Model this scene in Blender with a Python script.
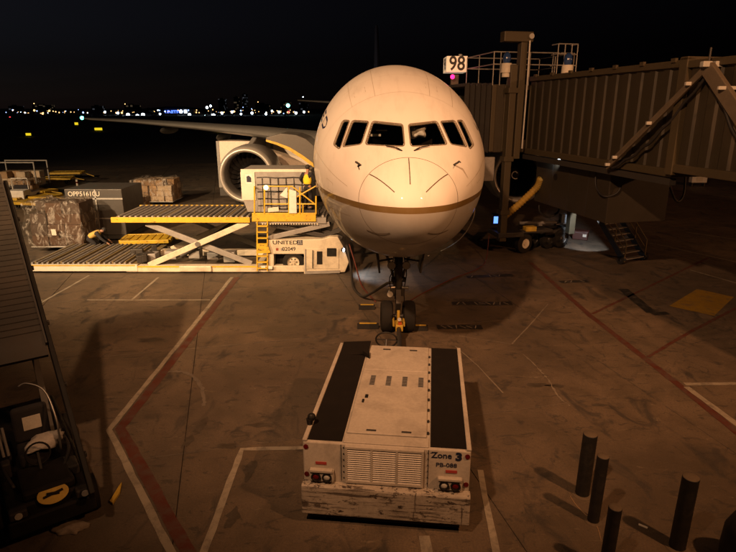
import bpy, bmesh, math, random
import numpy as np
from mathutils import Matrix, Vector, Euler
random.seed(7)
for o in list(bpy.data.objects): bpy.data.objects.remove(o)
SC = bpy.context.scene; COL = SC.collection
R = math.radians; PI = math.pi

# ------------------------------------------------------------------ camera, sky, light, exposure
CAM_H, PITCH, FOC = 7.4, R(16.42), 570.0        # metres, tilt down, focal length in photo pixels (736 wide)
cam = bpy.data.cameras.new('camera'); cam.lens = 36*FOC/736; cam.sensor_width = 36
cam.clip_start = .1; cam.clip_end = 12000
co = bpy.data.objects.new('camera', cam); COL.objects.link(co)
co.location = (0, 0, CAM_H); co.rotation_euler = (R(90)-PITCH, 0, 0); SC.camera = co
wd = bpy.data.worlds.new('World'); SC.world = wd; wd.use_nodes = True
wn = wd.node_tree; bg = wn.nodes['Background']
sky = wn.nodes.new('ShaderNodeTexSky'); sky.sky_type = 'NISHITA'; sky.sun_disc = False
sky.sun_elevation = R(-3.7); sky.sun_rotation = R(-80); sky.altitude = 0; sky.dust_density = 0; sky.ozone_density = 3.6
hsv = wn.nodes.new('ShaderNodeHueSaturation'); hsv.inputs['Saturation'].default_value = .45
wn.links.new(sky.outputs[0], hsv.inputs['Color']); wn.links.new(hsv.outputs[0], bg.inputs[0]); bg.inputs[1].default_value = 0.07
SC.view_settings.view_transform = 'Standard'; SC.view_settings.look = 'None'
SC.view_settings.exposure = 0.0; SC.view_settings.gamma = 1; SC.view_settings.use_curve_mapping = False
SC.render.engine = 'CYCLES'; SC.cycles.use_denoising = True
SC.cycles.max_bounces = 6; SC.cycles.sample_clamp_indirect = 4
def lamp(name, loc, target, watts, color, cone=150, blend=.6, radius=.3):
    l = bpy.data.lights.new(name, 'SPOT'); l.energy = watts; l.color = color
    l.spot_size = R(cone); l.spot_blend = blend; l.shadow_soft_size = radius
    o = bpy.data.objects.new(name, l); COL.objects.link(o); o.location = loc
    o.rotation_euler = (Vector(target)-Vector(loc)).to_track_quat('-Z', 'Y').to_euler(); return o
SODIUM = (1.0, .43, .165); WARM = (1.0, .51, .245); HALIDE = (1.0, .66, .36)
# high-pressure sodium floodlights along the terminal roof edge above and beside the viewer; the last ones are added fill
lamp('roof_or_fill_flood', (-5.0, -.5, 17), (1, 20, 5.0), 24500, WARM, 74, 1.0)
lamp('roof_or_fill_flood', (11.0, 1.5, 16), (3.5, 19, 2.0), 10500, SODIUM, 88, 1.0)
lamp('roof_or_fill_flood', (-24.0, 2.0, 17), (-8.5, 38, 3), 88000, HALIDE, 50, 1.0)
lamp('roof_or_fill_flood', (-12.0, -.5, 17), (-5.5, 27.5, 2.2), 36000, (1, .57, .27), 44, 1.0)  # unseen flood head added to brighten the loader front
lamp('roof_or_fill_flood', (-40.0, 14.0, 16), (-24, 46, 0), 52000, HALIDE, 80, 1.0)  # added lamp, unseen, to lift the yard at far left
lamp('roof_or_fill_flood', (46.0, 4.0, 17), (24, 34, 0), 16000, SODIUM, 90, 1.0)  # unseen fill lamp added for the dark ground at right

# ------------------------------------------------------------------ helpers
def ray(px, py):
    a = (px-368)/FOC; b = (276-py)/FOC
    return Vector((a, math.cos(PITCH)+math.sin(PITCH)*b, -math.sin(PITCH)+math.cos(PITCH)*b))
def G(px, py, z=0.0):                       # photo pixel -> point on the level z
    r = ray(px, py); return Vector((0, 0, CAM_H)) + r*((z-CAM_H)/r.z)
def D(px, py, d):                           # photo pixel -> point at distance d in front
    r = ray(px, py); return Vector((0, 0, CAM_H)) + r*(d/r.y)
RM = {}
I4 = Matrix.Identity(4)
def new(name, data, parent=None, W=None):
    o = bpy.data.objects.new(name, data); COL.objects.link(o)
    if parent is not None:
        o.parent = parent; W = W if W is not None else RM[parent.name]
        o.matrix_basis = RM[parent.name].inverted() @ W
    else:
        W = W if W is not None else I4.copy(); o.matrix_basis = W
    RM[o.name] = W.copy(); return o
def tag(o, label, cat, group=None, kind=None):
    if label: o['label'] = label
    if cat: o['category'] = cat
    if group: o['group'] = group
    if kind: o['kind'] = kind
    return o
def thing(name, label, cat, loc=(0, 0, 0), rz=0.0, group=None):
    o = new(name, None, None, Matrix.Translation(loc) @ Matrix.Rotation(rz, 4, 'Z')); o.empty_display_size = .3
    return tag(o, label, cat, group)
class MB:
    def __init__(s, M=None): s.v = []; s.f = []; s.M = M or I4
    def add(s, vs, fs):
        k = len(s.v); s.v += [s.M @ Vector(p) for p in vs]; s.f += [tuple(i+k for i in f) for f in fs]; return s
    def box(s, a, b, R_=None):
        x0, x1 = sorted((a[0], b[0])); y0, y1 = sorted((a[1], b[1])); z0, z1 = sorted((a[2], b[2]))
        vs = [Vector(p) for p in ((x0,y0,z0),(x1,y0,z0),(x1,y1,z0),(x0,y1,z0),(x0,y0,z1),(x1,y0,z1),(x1,y1,z1),(x0,y1,z1))]
        if R_ is not None:
            c = Vector(((x0+x1)/2, (y0+y1)/2, (z0+z1)/2)); vs = [c + R_.to_3x3() @ (p-c) for p in vs]
        return s.add(vs, [(0,3,2,1),(4,5,6,7),(0,1,5,4),(1,2,6,5),(2,3,7,6),(3,0,4,7)])
    def cbox(s, c, size, R_=None):
        h = [q/2 for q in size]; return s.box([c[i]-h[i] for i in range(3)], [c[i]+h[i] for i in range(3)], R_)
    def bar(s, p, q, w, h=None, up=(0, 0, 1)):
        p, q = Vector(p), Vector(q); h = h or w; d = (q-p).normalized(); u = Vector(up)
        if abs(d.dot(u)) > .98: u = Vector((0, 1, 0))
        r = d.cross(u).normalized()*w/2; t = r.cross(d).normalized()*h/2
        return s.add([p-r-t, p+r-t, p+r+t, p-r+t, q-r-t, q+r-t, q+r+t, q-r+t],
                     [(0,1,2,3),(7,6,5,4),(0,4,5,1),(1,5,6,2),(2,6,7,3),(3,7,4,0)])
    def cyl(s, p, q, r0, r1=None, n=16, caps=True):
        p, q = Vector(p), Vector(q); r1 = r0 if r1 is None else r1; d = (q-p).normalized()
        u = Vector((0, 0, 1)) if abs(d.z) < .9 else Vector((0, 1, 0))
        a = d.cross(u).normalized(); b = d.cross(a)
        vs = []
        for c, r in ((p, r0), (q, r1)):
            vs += [c + a*r*math.cos(2*PI*i/n) + b*r*math.sin(2*PI*i/n) for i in range(n)]
        fs = [(i, i+n, (i+1) % n+n, (i+1) % n) for i in range(n)]
        if caps: fs += [tuple(range(n)), tuple(range(2*n-1, n-1, -1))]
        return s.add(vs, fs)
    def tube(s, pts, r, n=8):
        pts = [Vector(p) for p in pts]; vs = []; N = len(pts); pa = None
        for i, p in enumerate(pts):
            d = (pts[min(i+1, N-1)]-pts[max(i-1, 0)]).normalized()
            if pa is None:
                u = Vector((0, 0, 1)) if abs(d.z) < .9 else Vector((0, 1, 0)); pa = d.cross(u).normalized()
            pa = (pa - d*pa.dot(d)).normalized(); b = d.cross(pa)
            vs += [p + pa*r*math.cos(2*PI*k/n) + b*r*math.sin(2*PI*k/n) for k in range(n)]
        fs = [(i*n+k, i*n+(k+1) % n, (i+1)*n+(k+1) % n, (i+1)*n+k) for i in range(N-1) for k in range(n)]
        fs += [tuple(range(n-1, -1, -1)), tuple(range((N-1)*n, N*n))]
        return s.add(vs, fs)
    def lathe(s, prof, c, axis, n=32, closed=False):          # prof: (distance along axis, radius)
        c = Vector(c); d = Vector(axis).normalized(); u = Vector((0, 0, 1)) if abs(d.z) < .9 else Vector((0, 1, 0))
        a = d.cross(u).normalized(); b = d.cross(a); vs = []
        for t, r in prof: vs += [c + d*t + (a*math.cos(2*PI*k/n)+b*math.sin(2*PI*k/n))*r for k in range(n)]
        m = len(prof); fs = []
        for i in range(m if closed else m-1):
            j = (i+1) % m
            fs += [(i*n+k, j*n+k, j*n+(k+1) % n, i*n+(k+1) % n) for k in range(n)]
        return s.add(vs, fs)
    def prism(s, poly, z0, z1):                               # poly in xy
        n = len(poly); return s.add([(x, y, z0) for x, y in poly]+[(x, y, z1) for x, y in poly],
            [tuple(range(n-1, -1, -1)), tuple(range(n, 2*n))]+[(i, (i+1) % n, (i+1) % n+n, i+n) for i in range(n)])
    def extr(s, poly, vec):                                   # 3d polygon pushed along vec
        n = len(poly); v = Vector(vec); P_ = [Vector(p) for p in poly]
        return s.add(P_+[p+v for p in P_], [tuple(range(n-1, -1, -1)), tuple(range(n, 2*n))]+[(i, (i+1) % n, (i+1) % n+n, i+n) for i in range(n)])
    def ball(s, c, r, n=12, m=8, sc=(1, 1, 1)):
        c = Vector(c); vs = [c+Vector((0, 0, -r*sc[2]))]
        for i in range(1, m):
            a = -PI/2+PI*i/m
            vs += [c+Vector((r*math.cos(a)*math.cos(2*PI*k/n)*sc[0], r*math.cos(a)*math.sin(2*PI*k/n)*sc[1], r*math.sin(a)*sc[2])) for k in range(n)]
        vs.append(c+Vector((0, 0, r*sc[2]))); L = len(vs)-1
        fs = [(0, 1+(k+1) % n, 1+k) for k in range(n)]
        fs += [(1+i*n+k, 1+i*n+(k+1) % n, 1+(i+1)*n+(k+1) % n, 1+(i+1)*n+k) for i in range(m-2) for k in range(n)]
        fs += [(L, 1+(m-2)*n+k, 1+(m-2)*n+(k+1) % n) for k in range(n)]
        return s.add(vs, fs)
    def mesh(s, name, mat=None, inv=None, smooth=False):
        me = bpy.data.meshes.new(name); me.from_pydata([inv @ v if inv else v for v in s.v], [], s.f)
        if mat: me.materials.append(mat)
        bm = bmesh.new(); bm.from_mesh(me); bmesh.ops.recalc_face_normals(bm, faces=bm.faces); bm.to_mesh(me); bm.free()
        if smooth:
            me.polygons.foreach_set('use_smooth', [True]*len(me.polygons))
            if smooth != 'all': me.set_sharp_from_angle(angle=R(35))
        return me
def part(name, mb, mat, parent=None, smooth=False, bevel=0, loc=None, seg=2):
    W = RM[parent.name] if parent is not None else Matrix.Translation(loc or (0, 0, 0))
    o = new(name, mb.mesh(name, mat, W.inverted(), smooth), parent, W)
    if bevel:
        m = o.modifiers.new('bevel', 'BEVEL'); m.width = bevel; m.segments = seg; m.limit_method = 'ANGLE'; m.angle_limit = R(40)
    return o
def inst(name, mesh, parent, W): return new(name, mesh, parent, W)
def text(name, body, size, mat, parent, M, extrude=.004, bold=0.0, align='CENTER', sx=1.0):
    c = bpy.data.curves.new(name, 'FONT'); c.body = body; c.size = size; c.extrude = extrude; c.offset = bold
    c.align_x = align; c.align_y = 'CENTER'; c.resolution_u = 3; c.materials.append(mat)
    tmp = bpy.data.objects.new('tmp', c); me = bpy.data.meshes.new_from_object(tmp); bpy.data.objects.remove(tmp)
    return new(name, me, parent, M @ Matrix.Diagonal((sx, 1, 1, 1)))
def FACE(p, rz=0.0, tilt=90): # matrix for text facing the viewer (towards -y) at point p
    return Matrix.Translation(p) @ Matrix.Rotation(rz, 4, 'Z') @ Matrix.Rotation(R(tilt), 4, 'X')
def sag(p, q, drop, n=14):
    p, q = Vector(p), Vector(q)
    return [p.lerp(q, i/n) - Vector((0, 0, drop*4*(i/n)*(1-i/n))) for i in range(n+1)]
def spline(pts, n=8):
    P_ = [Vector(p) for p in pts]; out = []
    for i in range(len(P_)-1):
        a, b, c, d = P_[max(i-1, 0)], P_[i], P_[i+1], P_[min(i+2, len(P_)-1)]
        for k in range(n):
            t = k/n; out.append(.5*((2*b)+(c-a)*t+(2*a-5*b+4*c-d)*t*t+(3*b-a-3*c+d)*t**3))
    return out+[P_[-1]]

# ------------------------------------------------------------------ materials
def mk(name):
    m = bpy.data.materials.new(name); m.use_nodes = True; nt = m.node_tree
    return m, nt, nt.nodes['Principled BSDF']
def N(nt, typ, **kw):
    n = nt.nodes.new(typ)
    for k, v in kw.items():
        if k.startswith('_'): setattr(n, k[1:], v)
        else: n.inputs[k.replace('__', ' ')].default_value = v
    return n
def coords(nt, world=False, scale=(1, 1, 1)):
    if world: src = nt.nodes.new('ShaderNodeNewGeometry').outputs['Position']
    else: src = nt.nodes.new('ShaderNodeTexCoord').outputs['Object']
    mp = nt.nodes.new('ShaderNodeMapping'); mp.inputs['Scale'].default_value = scale
    nt.links.new(src, mp.inputs[0]); return mp.outputs[0]
def noise(nt, vec, scale, detail=6, rough=.6, dist=0):
    n = N(nt, 'ShaderNodeTexNoise', Scale=scale, Detail=detail, Roughness=rough, Distortion=dist)
    nt.links.new(vec, n.inputs['Vector']); return n.outputs['Fac']
def ramp(nt, fac, p0, p1, c0=0.0, c1=1.0):
    r = N(nt, 'ShaderNodeMapRange'); nt.links.new(fac, r.inputs[0])
    r.inputs[1].default_value = p0; r.inputs[2].default_value = p1; r.inputs[3].default_value = c0; r.inputs[4].default_value = c1
    return r.outputs[0]
def mix(nt, fac, a, b):
    m = nt.nodes.new('ShaderNodeMix'); m.data_type = 'RGBA'
    for s, v in ((0, fac), (6, a), (7, b)):
        if isinstance(v, bpy.types.NodeSocket): nt.links.new(v, m.inputs[s])
        else: m.inputs[s].default_value = v if s == 0 else (*v, 1) if len(v) == 3 else v
    return m.outputs[2]
def math_(nt, op, a, b=None, clamp=False):
    m = nt.nodes.new('ShaderNodeMath'); m.operation = op; m.use_clamp = clamp
    for s, v in ((0, a), (1, b)):
        if v is None: continue
        if isinstance(v, bpy.types.NodeSocket): nt.links.new(v, m.inputs[s])
        else: m.inputs[s].default_value = v
    return m.outputs[0]
def bump(nt, bs, h, strength=.2, dist=.02):
    b = N(nt, 'ShaderNodeBump', Strength=strength, Distance=dist); nt.links.new(h, b.inputs['Height']); nt.links.new(b.outputs[0], bs.inputs['Normal'])
def dirty(name, col, rough=.5, metal=0.0, dirt=(.05, .035, .025), amount=.35, scale=2.5, coat=0.0, chips=0.0, bmp=.05, stretch=(1, 1, 1), spec=.5, streaks=0.0):
    """paint, metal, rubber or cloth with grime patches, fine speckle and optional chips"""
    m, nt, bs = mk(name); v = coords(nt, scale=stretch)
    g = ramp(nt, noise(nt, v, scale, 8, .65, .4), .45, .75, 0, amount)
    c = mix(nt, g, col, dirt)
    f = ramp(nt, noise(nt, v, scale*14, 4, .7), .35, .75, .88, 1.08)
    c = mix(nt, 1.0, c, c); mm = nt.nodes[-1]
    mm.blend_type = 'MULTIPLY'; cb = nt.nodes.new('ShaderNodeCombineColor')
    for i in range(3): nt.links.new(f, cb.inputs[i])
    nt.links.new(cb.outputs[0], mm.inputs[7])
    if chips:
        k = ramp(nt, noise(nt, coords(nt, scale=(1.0, 1.0, 2.6)), 3.2, 12, .78, .4), .60-chips*.12, .63-chips*.12)
        c = mix(nt, k, c, (.03, .02, .015))
    if streaks:
        for sc_, th in (((.35, .35, 9), .60), ((.9, .9, 2.2), .63), ((5, 5, .5), .66)):
            k = ramp(nt, noise(nt, coords(nt, scale=sc_), 2.4, 9, .75, .3), th-streaks*.08, th+.02-streaks*.08)
            c = mix(nt, math_(nt, 'MULTIPLY', k, .85), c, (.035, .022, .014))
    bs.inputs['Specular IOR Level'].default_value = spec
    nt.links.new(c, bs.inputs['Base Color'])
    nt.links.new(math_(nt, 'ADD', math_(nt, 'MULTIPLY', g, .25), rough, True), bs.inputs['Roughness'])
    bs.inputs['Metallic'].default_value = metal; bs.inputs['Coat Weight'].default_value = coat
    bs.inputs['Coat Roughness'].default_value = .12
    if bmp: bump(nt, bs, noise(nt, v, scale*9, 5), bmp, .01)
    return m
def glow(name, col, strength, sampled=False):
    m, nt, bs = mk(name); bs.inputs['Base Color'].default_value = (*[min(1, c) for c in col], 1)
    bs.inputs['Emission Color'].default_value = (*col, 1); bs.inputs['Emission Strength'].default_value = strength
    if not sampled: m.cycles.emission_sampling = 'NONE'
    return m
WHITE = dirty('white_paint', (.72, .70, .66), .4, amount=.25, coat=.2)
TUGW = dirty('scuffed_tug_paint', (.42, .375, .32), .5, amount=.42, scale=1.3, coat=.05, chips=-.45)
BUMPW = dirty('chipped_bumper_paint', (.38, .335, .28), .55, amount=.6, scale=1.6, chips=.36, bmp=.2, streaks=.75)
YEL = dirty('safety_yellow_paint', (.62, .40, .03), .45, amount=.35, scale=3, chips=.1)
YELD = dirty('dull_yellow_paint', (.50, .33, .04), .6, amount=.5, scale=2)
BLK = dirty('black_paint', (.010, .009, .008), .5, amount=.4, dirt=(.025, .02, .015), spec=.25)
RUB = dirty('rubber', (.012, .011, .010), .8, amount=.5, dirt=(.03, .024, .018), spec=.25)
GRIP = dirty('grip_mat', (.010, .008, .007), .95, amount=.3, dirt=(.02, .015, .011), scale=3, bmp=.6, spec=.12)
STEEL = dirty('steel', (.38, .37, .35), .38, .9, amount=.4)
GALV = dirty('galvanised_steel', (.42, .41, .39), .5, .6, amount=.3)
DKM = dirty('dark_metal', (.05, .047, .044), .5, .4, amount=.4)
ALU = dirty('container_aluminium', (.52, .51, .49), .42, .35, amount=.3)
GREY = dirty('grey_paint', (.26, .25, .24), .5, amount=.4)
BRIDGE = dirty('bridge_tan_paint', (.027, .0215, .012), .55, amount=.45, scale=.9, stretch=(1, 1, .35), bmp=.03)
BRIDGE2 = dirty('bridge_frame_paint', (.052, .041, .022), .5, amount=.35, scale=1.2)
BOXM = dirty('air_unit_paint', (.030, .024, .016), .5, amount=.45, scale=.8)
REDB = dirty('red_box_paint', (.07, .018, .011), .5, amount=.4)
REDLENS = dirty('red_lens', (.10, .006, .006), .25, amount=.1)
NAVY = dirty('navy_letter_paint', (.010, .014, .035), .5, amount=.1, bmp=0)
LETTER = dirty('black_letter_paint', (.015, .014, .014), .5, amount=.1, bmp=0)
LENS = dirty('lamp_lens', (.55, .54, .5), .12, .2, amount=.1, coat=.5)
CHROME = dirty('polished_lip', (.55, .52, .48), .38, .55, amount=.15)
NAC = dirty('nacelle_paint', (.30, .29, .28), .35, .1, amount=.3, coat=.3)
BLADE = dirty('fan_blade', (.05, .05, .052), .35, .6, amount=.2)
SKIN = dirty('skin', (.32, .17, .11), .6, amount=.1, bmp=0)
HIVIS = dirty('yellow_vest_cloth', (.75, .55, .02), .8, amount=.2)
HIVIS2 = dirty('faded_vest_cloth', (.55, .38, .10), .85, amount=.3)
DCLOTH = dirty('dark_cloth', (.014, .014, .018), .9, amount=.3)
HAIR = dirty('hair', (.012, .010, .009), .7, amount=.1)
CLOTH = dirty('pale_cloth', (.48, .45, .42), .9, amount=.35)
PAPER = dirty('paper', (.62, .58, .50), .8, amount=.2)
WOOD = dirty('pallet_wood', (.24, .16, .09), .8, amount=.4)
NETM = dirty('cargo_net', (.02, .02, .022), .8, amount=.2)
HOSEY = dirty('yellow_hose', (.36, .23, .035), .65, amount=.4)
CABLE = dirty('cable_rubber', (.015, .014, .014), .6, amount=.3)
LWH = dirty('loader_cream_paint', (.60, .54, .42), .45, amount=.5, scale=1.6, chips=-.3)
CABLER = dirty('red_cable', (.10, .02, .012), .6, amount=.3)
CARTON = [dirty('carton_%s' % n, c, .75, amount=.3, scale=3) for n, c in (('tan', (.34, .22, .12)), ('pale', (.50, .40, .29)), ('brown', (.24, .15, .08)))]
FARB = dirty('far_wall', (.05, .05, .055), .8, amount=.3)
def concrete():
    m, nt, bs = mk('apron_concrete'); v = coords(nt, True)
    big = noise(nt, v, .16, 7, .6, .3); mid = noise(nt, v, .9, 9, .68, .5); fine = noise(nt, v, 24, 5, .7); grit = noise(nt, v, 120, 2, .5)
    c = mix(nt, ramp(nt, big, .34, .68), (.068, .047, .029), (.198, .140, .088))
    c = mix(nt, ramp(nt, mid, .42, .64, 0, .62), c, (.062, .046, .028))
    info = nt.nodes.new('ShaderNodeObjectInfo')
    c = mix(nt, ramp(nt, info.outputs['Random'], 0, 1, 0, .30), c, (.075, .066, .057))
    # oil and rubber stains, with shapes of their own
    st = noise(nt, coords(nt, True, (.9, .45, 1)), 1.15, 5, .62, 1.2)
    c = mix(nt, ramp(nt, st, .55, .66, 0, .82), c, (.028, .024, .021))
    st2 = noise(nt, coords(nt, True, (1, 1, 1)), 4.2, 4, .55, .3)
    c = mix(nt, ramp(nt, st2, .665, .70, 0, .55), c, (.03, .025, .02))
    bl_ = noise(nt, coords(nt, True, (.7, 1.5, 1)), 2.6, 7, .66, .8)
    c = mix(nt, ramp(nt, bl_, .585, .625, 0, .62), c, (.026, .022, .018))
    sp_ = noise(nt, v, 9, 3, .5, .2)
    c = mix(nt, ramp(nt, sp_, .675, .70, 0, .6), c, (.028, .023, .019))
    tc = nt.nodes.new('ShaderNodeTexCoord'); sx_ = nt.nodes.new('ShaderNodeSeparateXYZ'); nt.links.new(tc.outputs['Object'], sx_.inputs[0])
    ed_ = math_(nt, 'MAXIMUM', math_(nt, 'ABSOLUTE', sx_.outputs[0]), math_(nt, 'ABSOLUTE', sx_.outputs[1]))
    ed_ = math_(nt, 'ADD', ed_, math_(nt, 'MULTIPLY', math_(nt, 'SUBTRACT', noise(nt, v, 2.2, 6, .7), .56), .55))
    c = mix(nt, ramp(nt, ed_, 2.93, 3.02, 0, .75), c, (.036, .031, .026))
    # pale scuffs and scraped patches
    sc = noise(nt, coords(nt, True, (.6, 2.4, 1)), 1.6, 8, .75, 1.6)
    c = mix(nt, ramp(nt, sc, .60, .70, 0, .5), c, (.28, .22, .15))
    # hairline cracks
    vo = nt.nodes.new('ShaderNodeTexVoronoi'); vo.feature = 'DISTANCE_TO_EDGE'; vo.inputs['Scale'].default_value = .22
    wv = nt.nodes.new('ShaderNodeVectorMath'); wv.operation = 'ADD'; nt.links.new(v, wv.inputs[0])
    nn = N(nt, 'ShaderNodeTexNoise', Scale=1.3, Detail=6); nt.links.new(v, nn.inputs['Vector'])
    sm = nt.nodes.new('ShaderNodeVectorMath'); sm.operation = 'SCALE'; sm.inputs[3].default_value = 1.1
    nt.links.new(nn.outputs['Color'], sm.inputs[0]); nt.links.new(sm.outputs[0], wv.inputs[1]); nt.links.new(wv.outputs[0], vo.inputs['Vector'])
    ck = ramp(nt, vo.outputs['Distance'], .0015, .005, 1, 0)
    ck = math_(nt, 'MULTIPLY', ck, ramp(nt, noise(nt, v, .5, 3), .48, .56))
    c = mix(nt, math_(nt, 'MULTIPLY', ck, .7), c, (.03, .026, .022))
    c = mix(nt, ramp(nt, fine, .38, .66, 0, .55), c, (.048, .040, .033))
    c = mix(nt, ramp(nt, grit, .58, .70, 0, .42), c, (.22, .19, .16))
    nt.links.new(c, bs.inputs['Base Color'])
    nt.links.new(ramp(nt, mid, .3, .7, .80, .58), bs.inputs['Roughness'])
    h = math_(nt, 'ADD', math_(nt, 'MULTIPLY', fine, .5), math_(nt, 'MULTIPLY', grit, .5)); bump(nt, bs, h, .35, .008)
    return m
CONC = concrete()
def road_paint(name, col, wear=.5):
    m, nt, bs = mk(name); v = coords(nt, True)
    w = ramp(nt, noise(nt, v, 3.2, 9, .75, .5), .56-wear*.12, .70, 0, .85)
    g = ramp(nt, noise(nt, v, .7, 4), .4, .7, 0, .4)
    c = mix(nt, g, col, tuple(q*.5 for q in col)); c = mix(nt, w, c, (.085, .072, .06))
    nt.links.new(c, bs.inputs['Base Color']); bs.inputs['Roughness'].default_value = .6
    bump(nt, bs, noise(nt, v, 40, 4), .3, .006); return m
PW = road_paint('worn_white_line', (.30, .265, .21), .75); PR = road_paint('worn_red_line', (.095, .024, .014), 1.2)
PY = road_paint('worn_yellow_paint', (.25, .15, .014), .6); PK = road_paint('black_marking_paint', (.020, .018, .016), .6)
def asphalt():
    m, nt, bs = mk('airfield_asphalt'); v = coords(nt, True)
    c = mix(nt, ramp(nt, noise(nt, v, .05, 6), .4, .65), (.035, .033, .03), (.055, .05, .045))
    nt.links.new(c, bs.inputs['Base Color']); bs.inputs['Roughness'].default_value = .85
    bump(nt, bs, noise(nt, v, 30, 4), .3, .01); return m
ASPH = asphalt()
def livery():
    m, nt, bs = mk('airliner_livery'); g = nt.nodes.new('ShaderNodeNewGeometry'); sp = nt.nodes.new('ShaderNodeSeparateXYZ')
    nt.links.new(g.outputs['Position'], sp.inputs[0]); z = sp.outputs[2]; v = coords(nt, True)
    up = math_(nt, 'GREATER_THAN', z, 5.22); lo = math_(nt, 'GREATER_THAN', z, 5.07)
    c = mix(nt, lo, (.33, .32, .30), (.15, .095, .030)); c = mix(nt, up, c, (.76, .74, .70))
    st = noise(nt, coords(nt, True, (3, .5, 1)), 1.2, 6, .6)
    c = mix(nt, ramp(nt, st, .5, .8, 0, .22), c, (.25, .2, .15))
    nt.links.new(c, bs.inputs['Base Color']); bs.inputs['Roughness'].default_value = .55; bs.inputs['Specular IOR Level'].default_value = .3
    bs.inputs['Coat Weight'].default_value = .30; bs.inputs['Coat Roughness'].default_value = .05
    bump(nt, bs, noise(nt, v, 1.1, 3), .05, .05); return m
LIV = livery()
def glass(name, tint=(.55, .6, .6), refl=1.0):
    m = bpy.data.materials.new(name); m.use_nodes = True; nt = m.node_tree; nt.nodes.clear()
    out = nt.nodes.new('ShaderNodeOutputMaterial'); t = N(nt, 'ShaderNodeBsdfTransparent', Color=(*tint, 1)); g = N(nt, 'ShaderNodeBsdfGlossy', Color=(1, 1, 1, 1), Roughness=.03)
    fr = N(nt, 'ShaderNodeFresnel', IOR=1.5); mx = nt.nodes.new('ShaderNodeMixShader')
    nt.links.new(math_(nt, 'MULTIPLY', fr.outputs[0], refl, True), mx.inputs[0])
    nt.links.new(t.outputs[0], mx.inputs[1]); nt.links.new(g.outputs[0], mx.inputs[2]); nt.links.new(mx.outputs[0], out.inputs[0]); return m
GLASS = glass('window_glass', (.82, .86, .86)); 
def film():
    m = bpy.data.materials.new('stretch_film'); m.use_nodes = True; nt = m.node_tree; nt.nodes.clear()
    out = nt.nodes.new('ShaderNodeOutputMaterial'); t = N(nt, 'ShaderNodeBsdfTransparent', Color=(.9, .88, .85, 1))
    g = N(nt, 'ShaderNodeBsdfPrincipled', Roughness=.22); g.inputs['Base Color'].default_value = (.42, .38, .34, 1); mx = nt.nodes.new('ShaderNodeMixShader')
    v = coords(nt); f = ramp(nt, noise(nt, coords(nt, scale=(1, 1, .45)), 2.2, 5, .6, 2.5), .50, .66, .06, .62)
    nt.links.new(f, mx.inputs[0]); nt.links.new(t.outputs[0], mx.inputs[1]); nt.links.new(g.outputs[0], mx.inputs[2])
    b = N(nt, 'ShaderNodeBump', Strength=1, Distance=.16); nt.links.new(noise(nt, coords(nt, scale=(1, 1, .5)), 2.6, 4, .55, 2.2), b.inputs['Height']); nt.links.new(b.outputs[0], g.inputs['Normal'])
    nt.links.new(mx.outputs[0], out.inputs[0]); return m
FILM = film()
# ------------------------------------------------------------------ the setting: apron, slabs, painted markings
ap = MB(); S_ = 7000
ap.add([(-S_, -60, -.05), (S_, -60, -.05), (S_, S_, -.05), (-S_, S_, -.05)], [(0, 1, 2, 3)])
APRON = tag(part('apron_ground', ap, ASPH), 'dark apron and airfield ground running out to the horizon', None, None, 'structure')
sl = MB(); h = 2.994
sl.add([(-h, -h, -.045), (h, -h, -.045), (h, h, -.045), (-h, h, -.045), (-h, -h, -.006), (h, -h, -.006), (h, h, -.006), (-h, h, -.006),
        (-h+.006, -h+.006, 0), (h-.006, -h+.006, 0), (h-.006, h-.006, 0), (-h+.006, h-.006, 0)],
       [(0,1,5,4),(1,2,6,5),(2,3,7,6),(3,0,4,7),(4,5,9,8),(5,6,10,9),(6,7,11,10),(7,4,8,11),(8,9,10,11)])
slab_me = sl.mesh('concrete_slab', CONC); SA = R(13.6)
SR = Matrix.Rotation(SA, 4, 'Z')
for i in range(-8, 13):
    for j in range(-3, 15):
        p = SR @ Vector((1.6+i*6, 8.75+j*6, 0))
        if p.y < 1 or p.y > 78 or abs(p.x) > .72*p.y+9: continue
        inst('concrete_slab', slab_me, APRON, Matrix.Translation((p.x, p.y, -random.random()*.003)) @ Matrix.Rotation(SA+R(random.uniform(-.05, .05)), 4, 'Z'))
def stripe(pts, w, mat, side=0.0, z=.005, name='painted_line', jit=.012):
    P_ = [Vector((p[0], p[1], 0)) for p in pts]; fine = []
    for a, b in zip(P_[:-1], P_[1:]):
        n = max(2, int((b-a).length/.35)); fine += [a.lerp(b, k/n) for k in range(n)]
    fine.append(P_[-1]); L = []; Rr = []
    for i, p in enumerate(fine):
        d = (fine[min(i+1, len(fine)-1)]-fine[max(i-1, 0)]).normalized(); nrm = Vector((d.y, -d.x, 0))
        L.append(p+nrm*(side-w/2+random.uniform(-jit, jit))); Rr.append(p+nrm*(side+w/2+random.uniform(-jit, jit)))
    n = len(fine); m = MB(); m.add([(q.x, q.y, z) for q in L]+[(q.x, q.y, z) for q in Rr], [(i, i+1, n+i+1, n+i) for i in range(n-1)])
    return part(name, m, mat, APRON)
Lp = [(-6.2, 24.9), (-6.2, 12.05), (-3.0, 7.55), (-1.6, 5.5)]
stripe(Lp, .14, PW, side=.0); stripe(Lp, .24, PR, side=-.24, z=.0055)
stripe([(-5.98, 12.0), (-2.8, 7.55), (-1.4, 5.5)], .18, PR, side=-.10, z=.0045)
stripe([(-2.85, 6.5), (-2.85, 11.25), (.9, 11.42)], .14, PW)
stripe([G(480, 470), G(497, 556)], .12, PW); stripe([G(424, 536), G(428, 560)], .2, PW)
stripe([(-11.3, 21.7), (-6.35, 21.7)], .10, PW); stripe([(-9.5, 21.78), (-9.55, 24.9)], .10, PW); stripe([(-12.95, 21.3), (-12.85, 25.2)], .10, PW)
stripe([(-20, 21.2), (-13.05, 21.65)], .08, PW)
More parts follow.
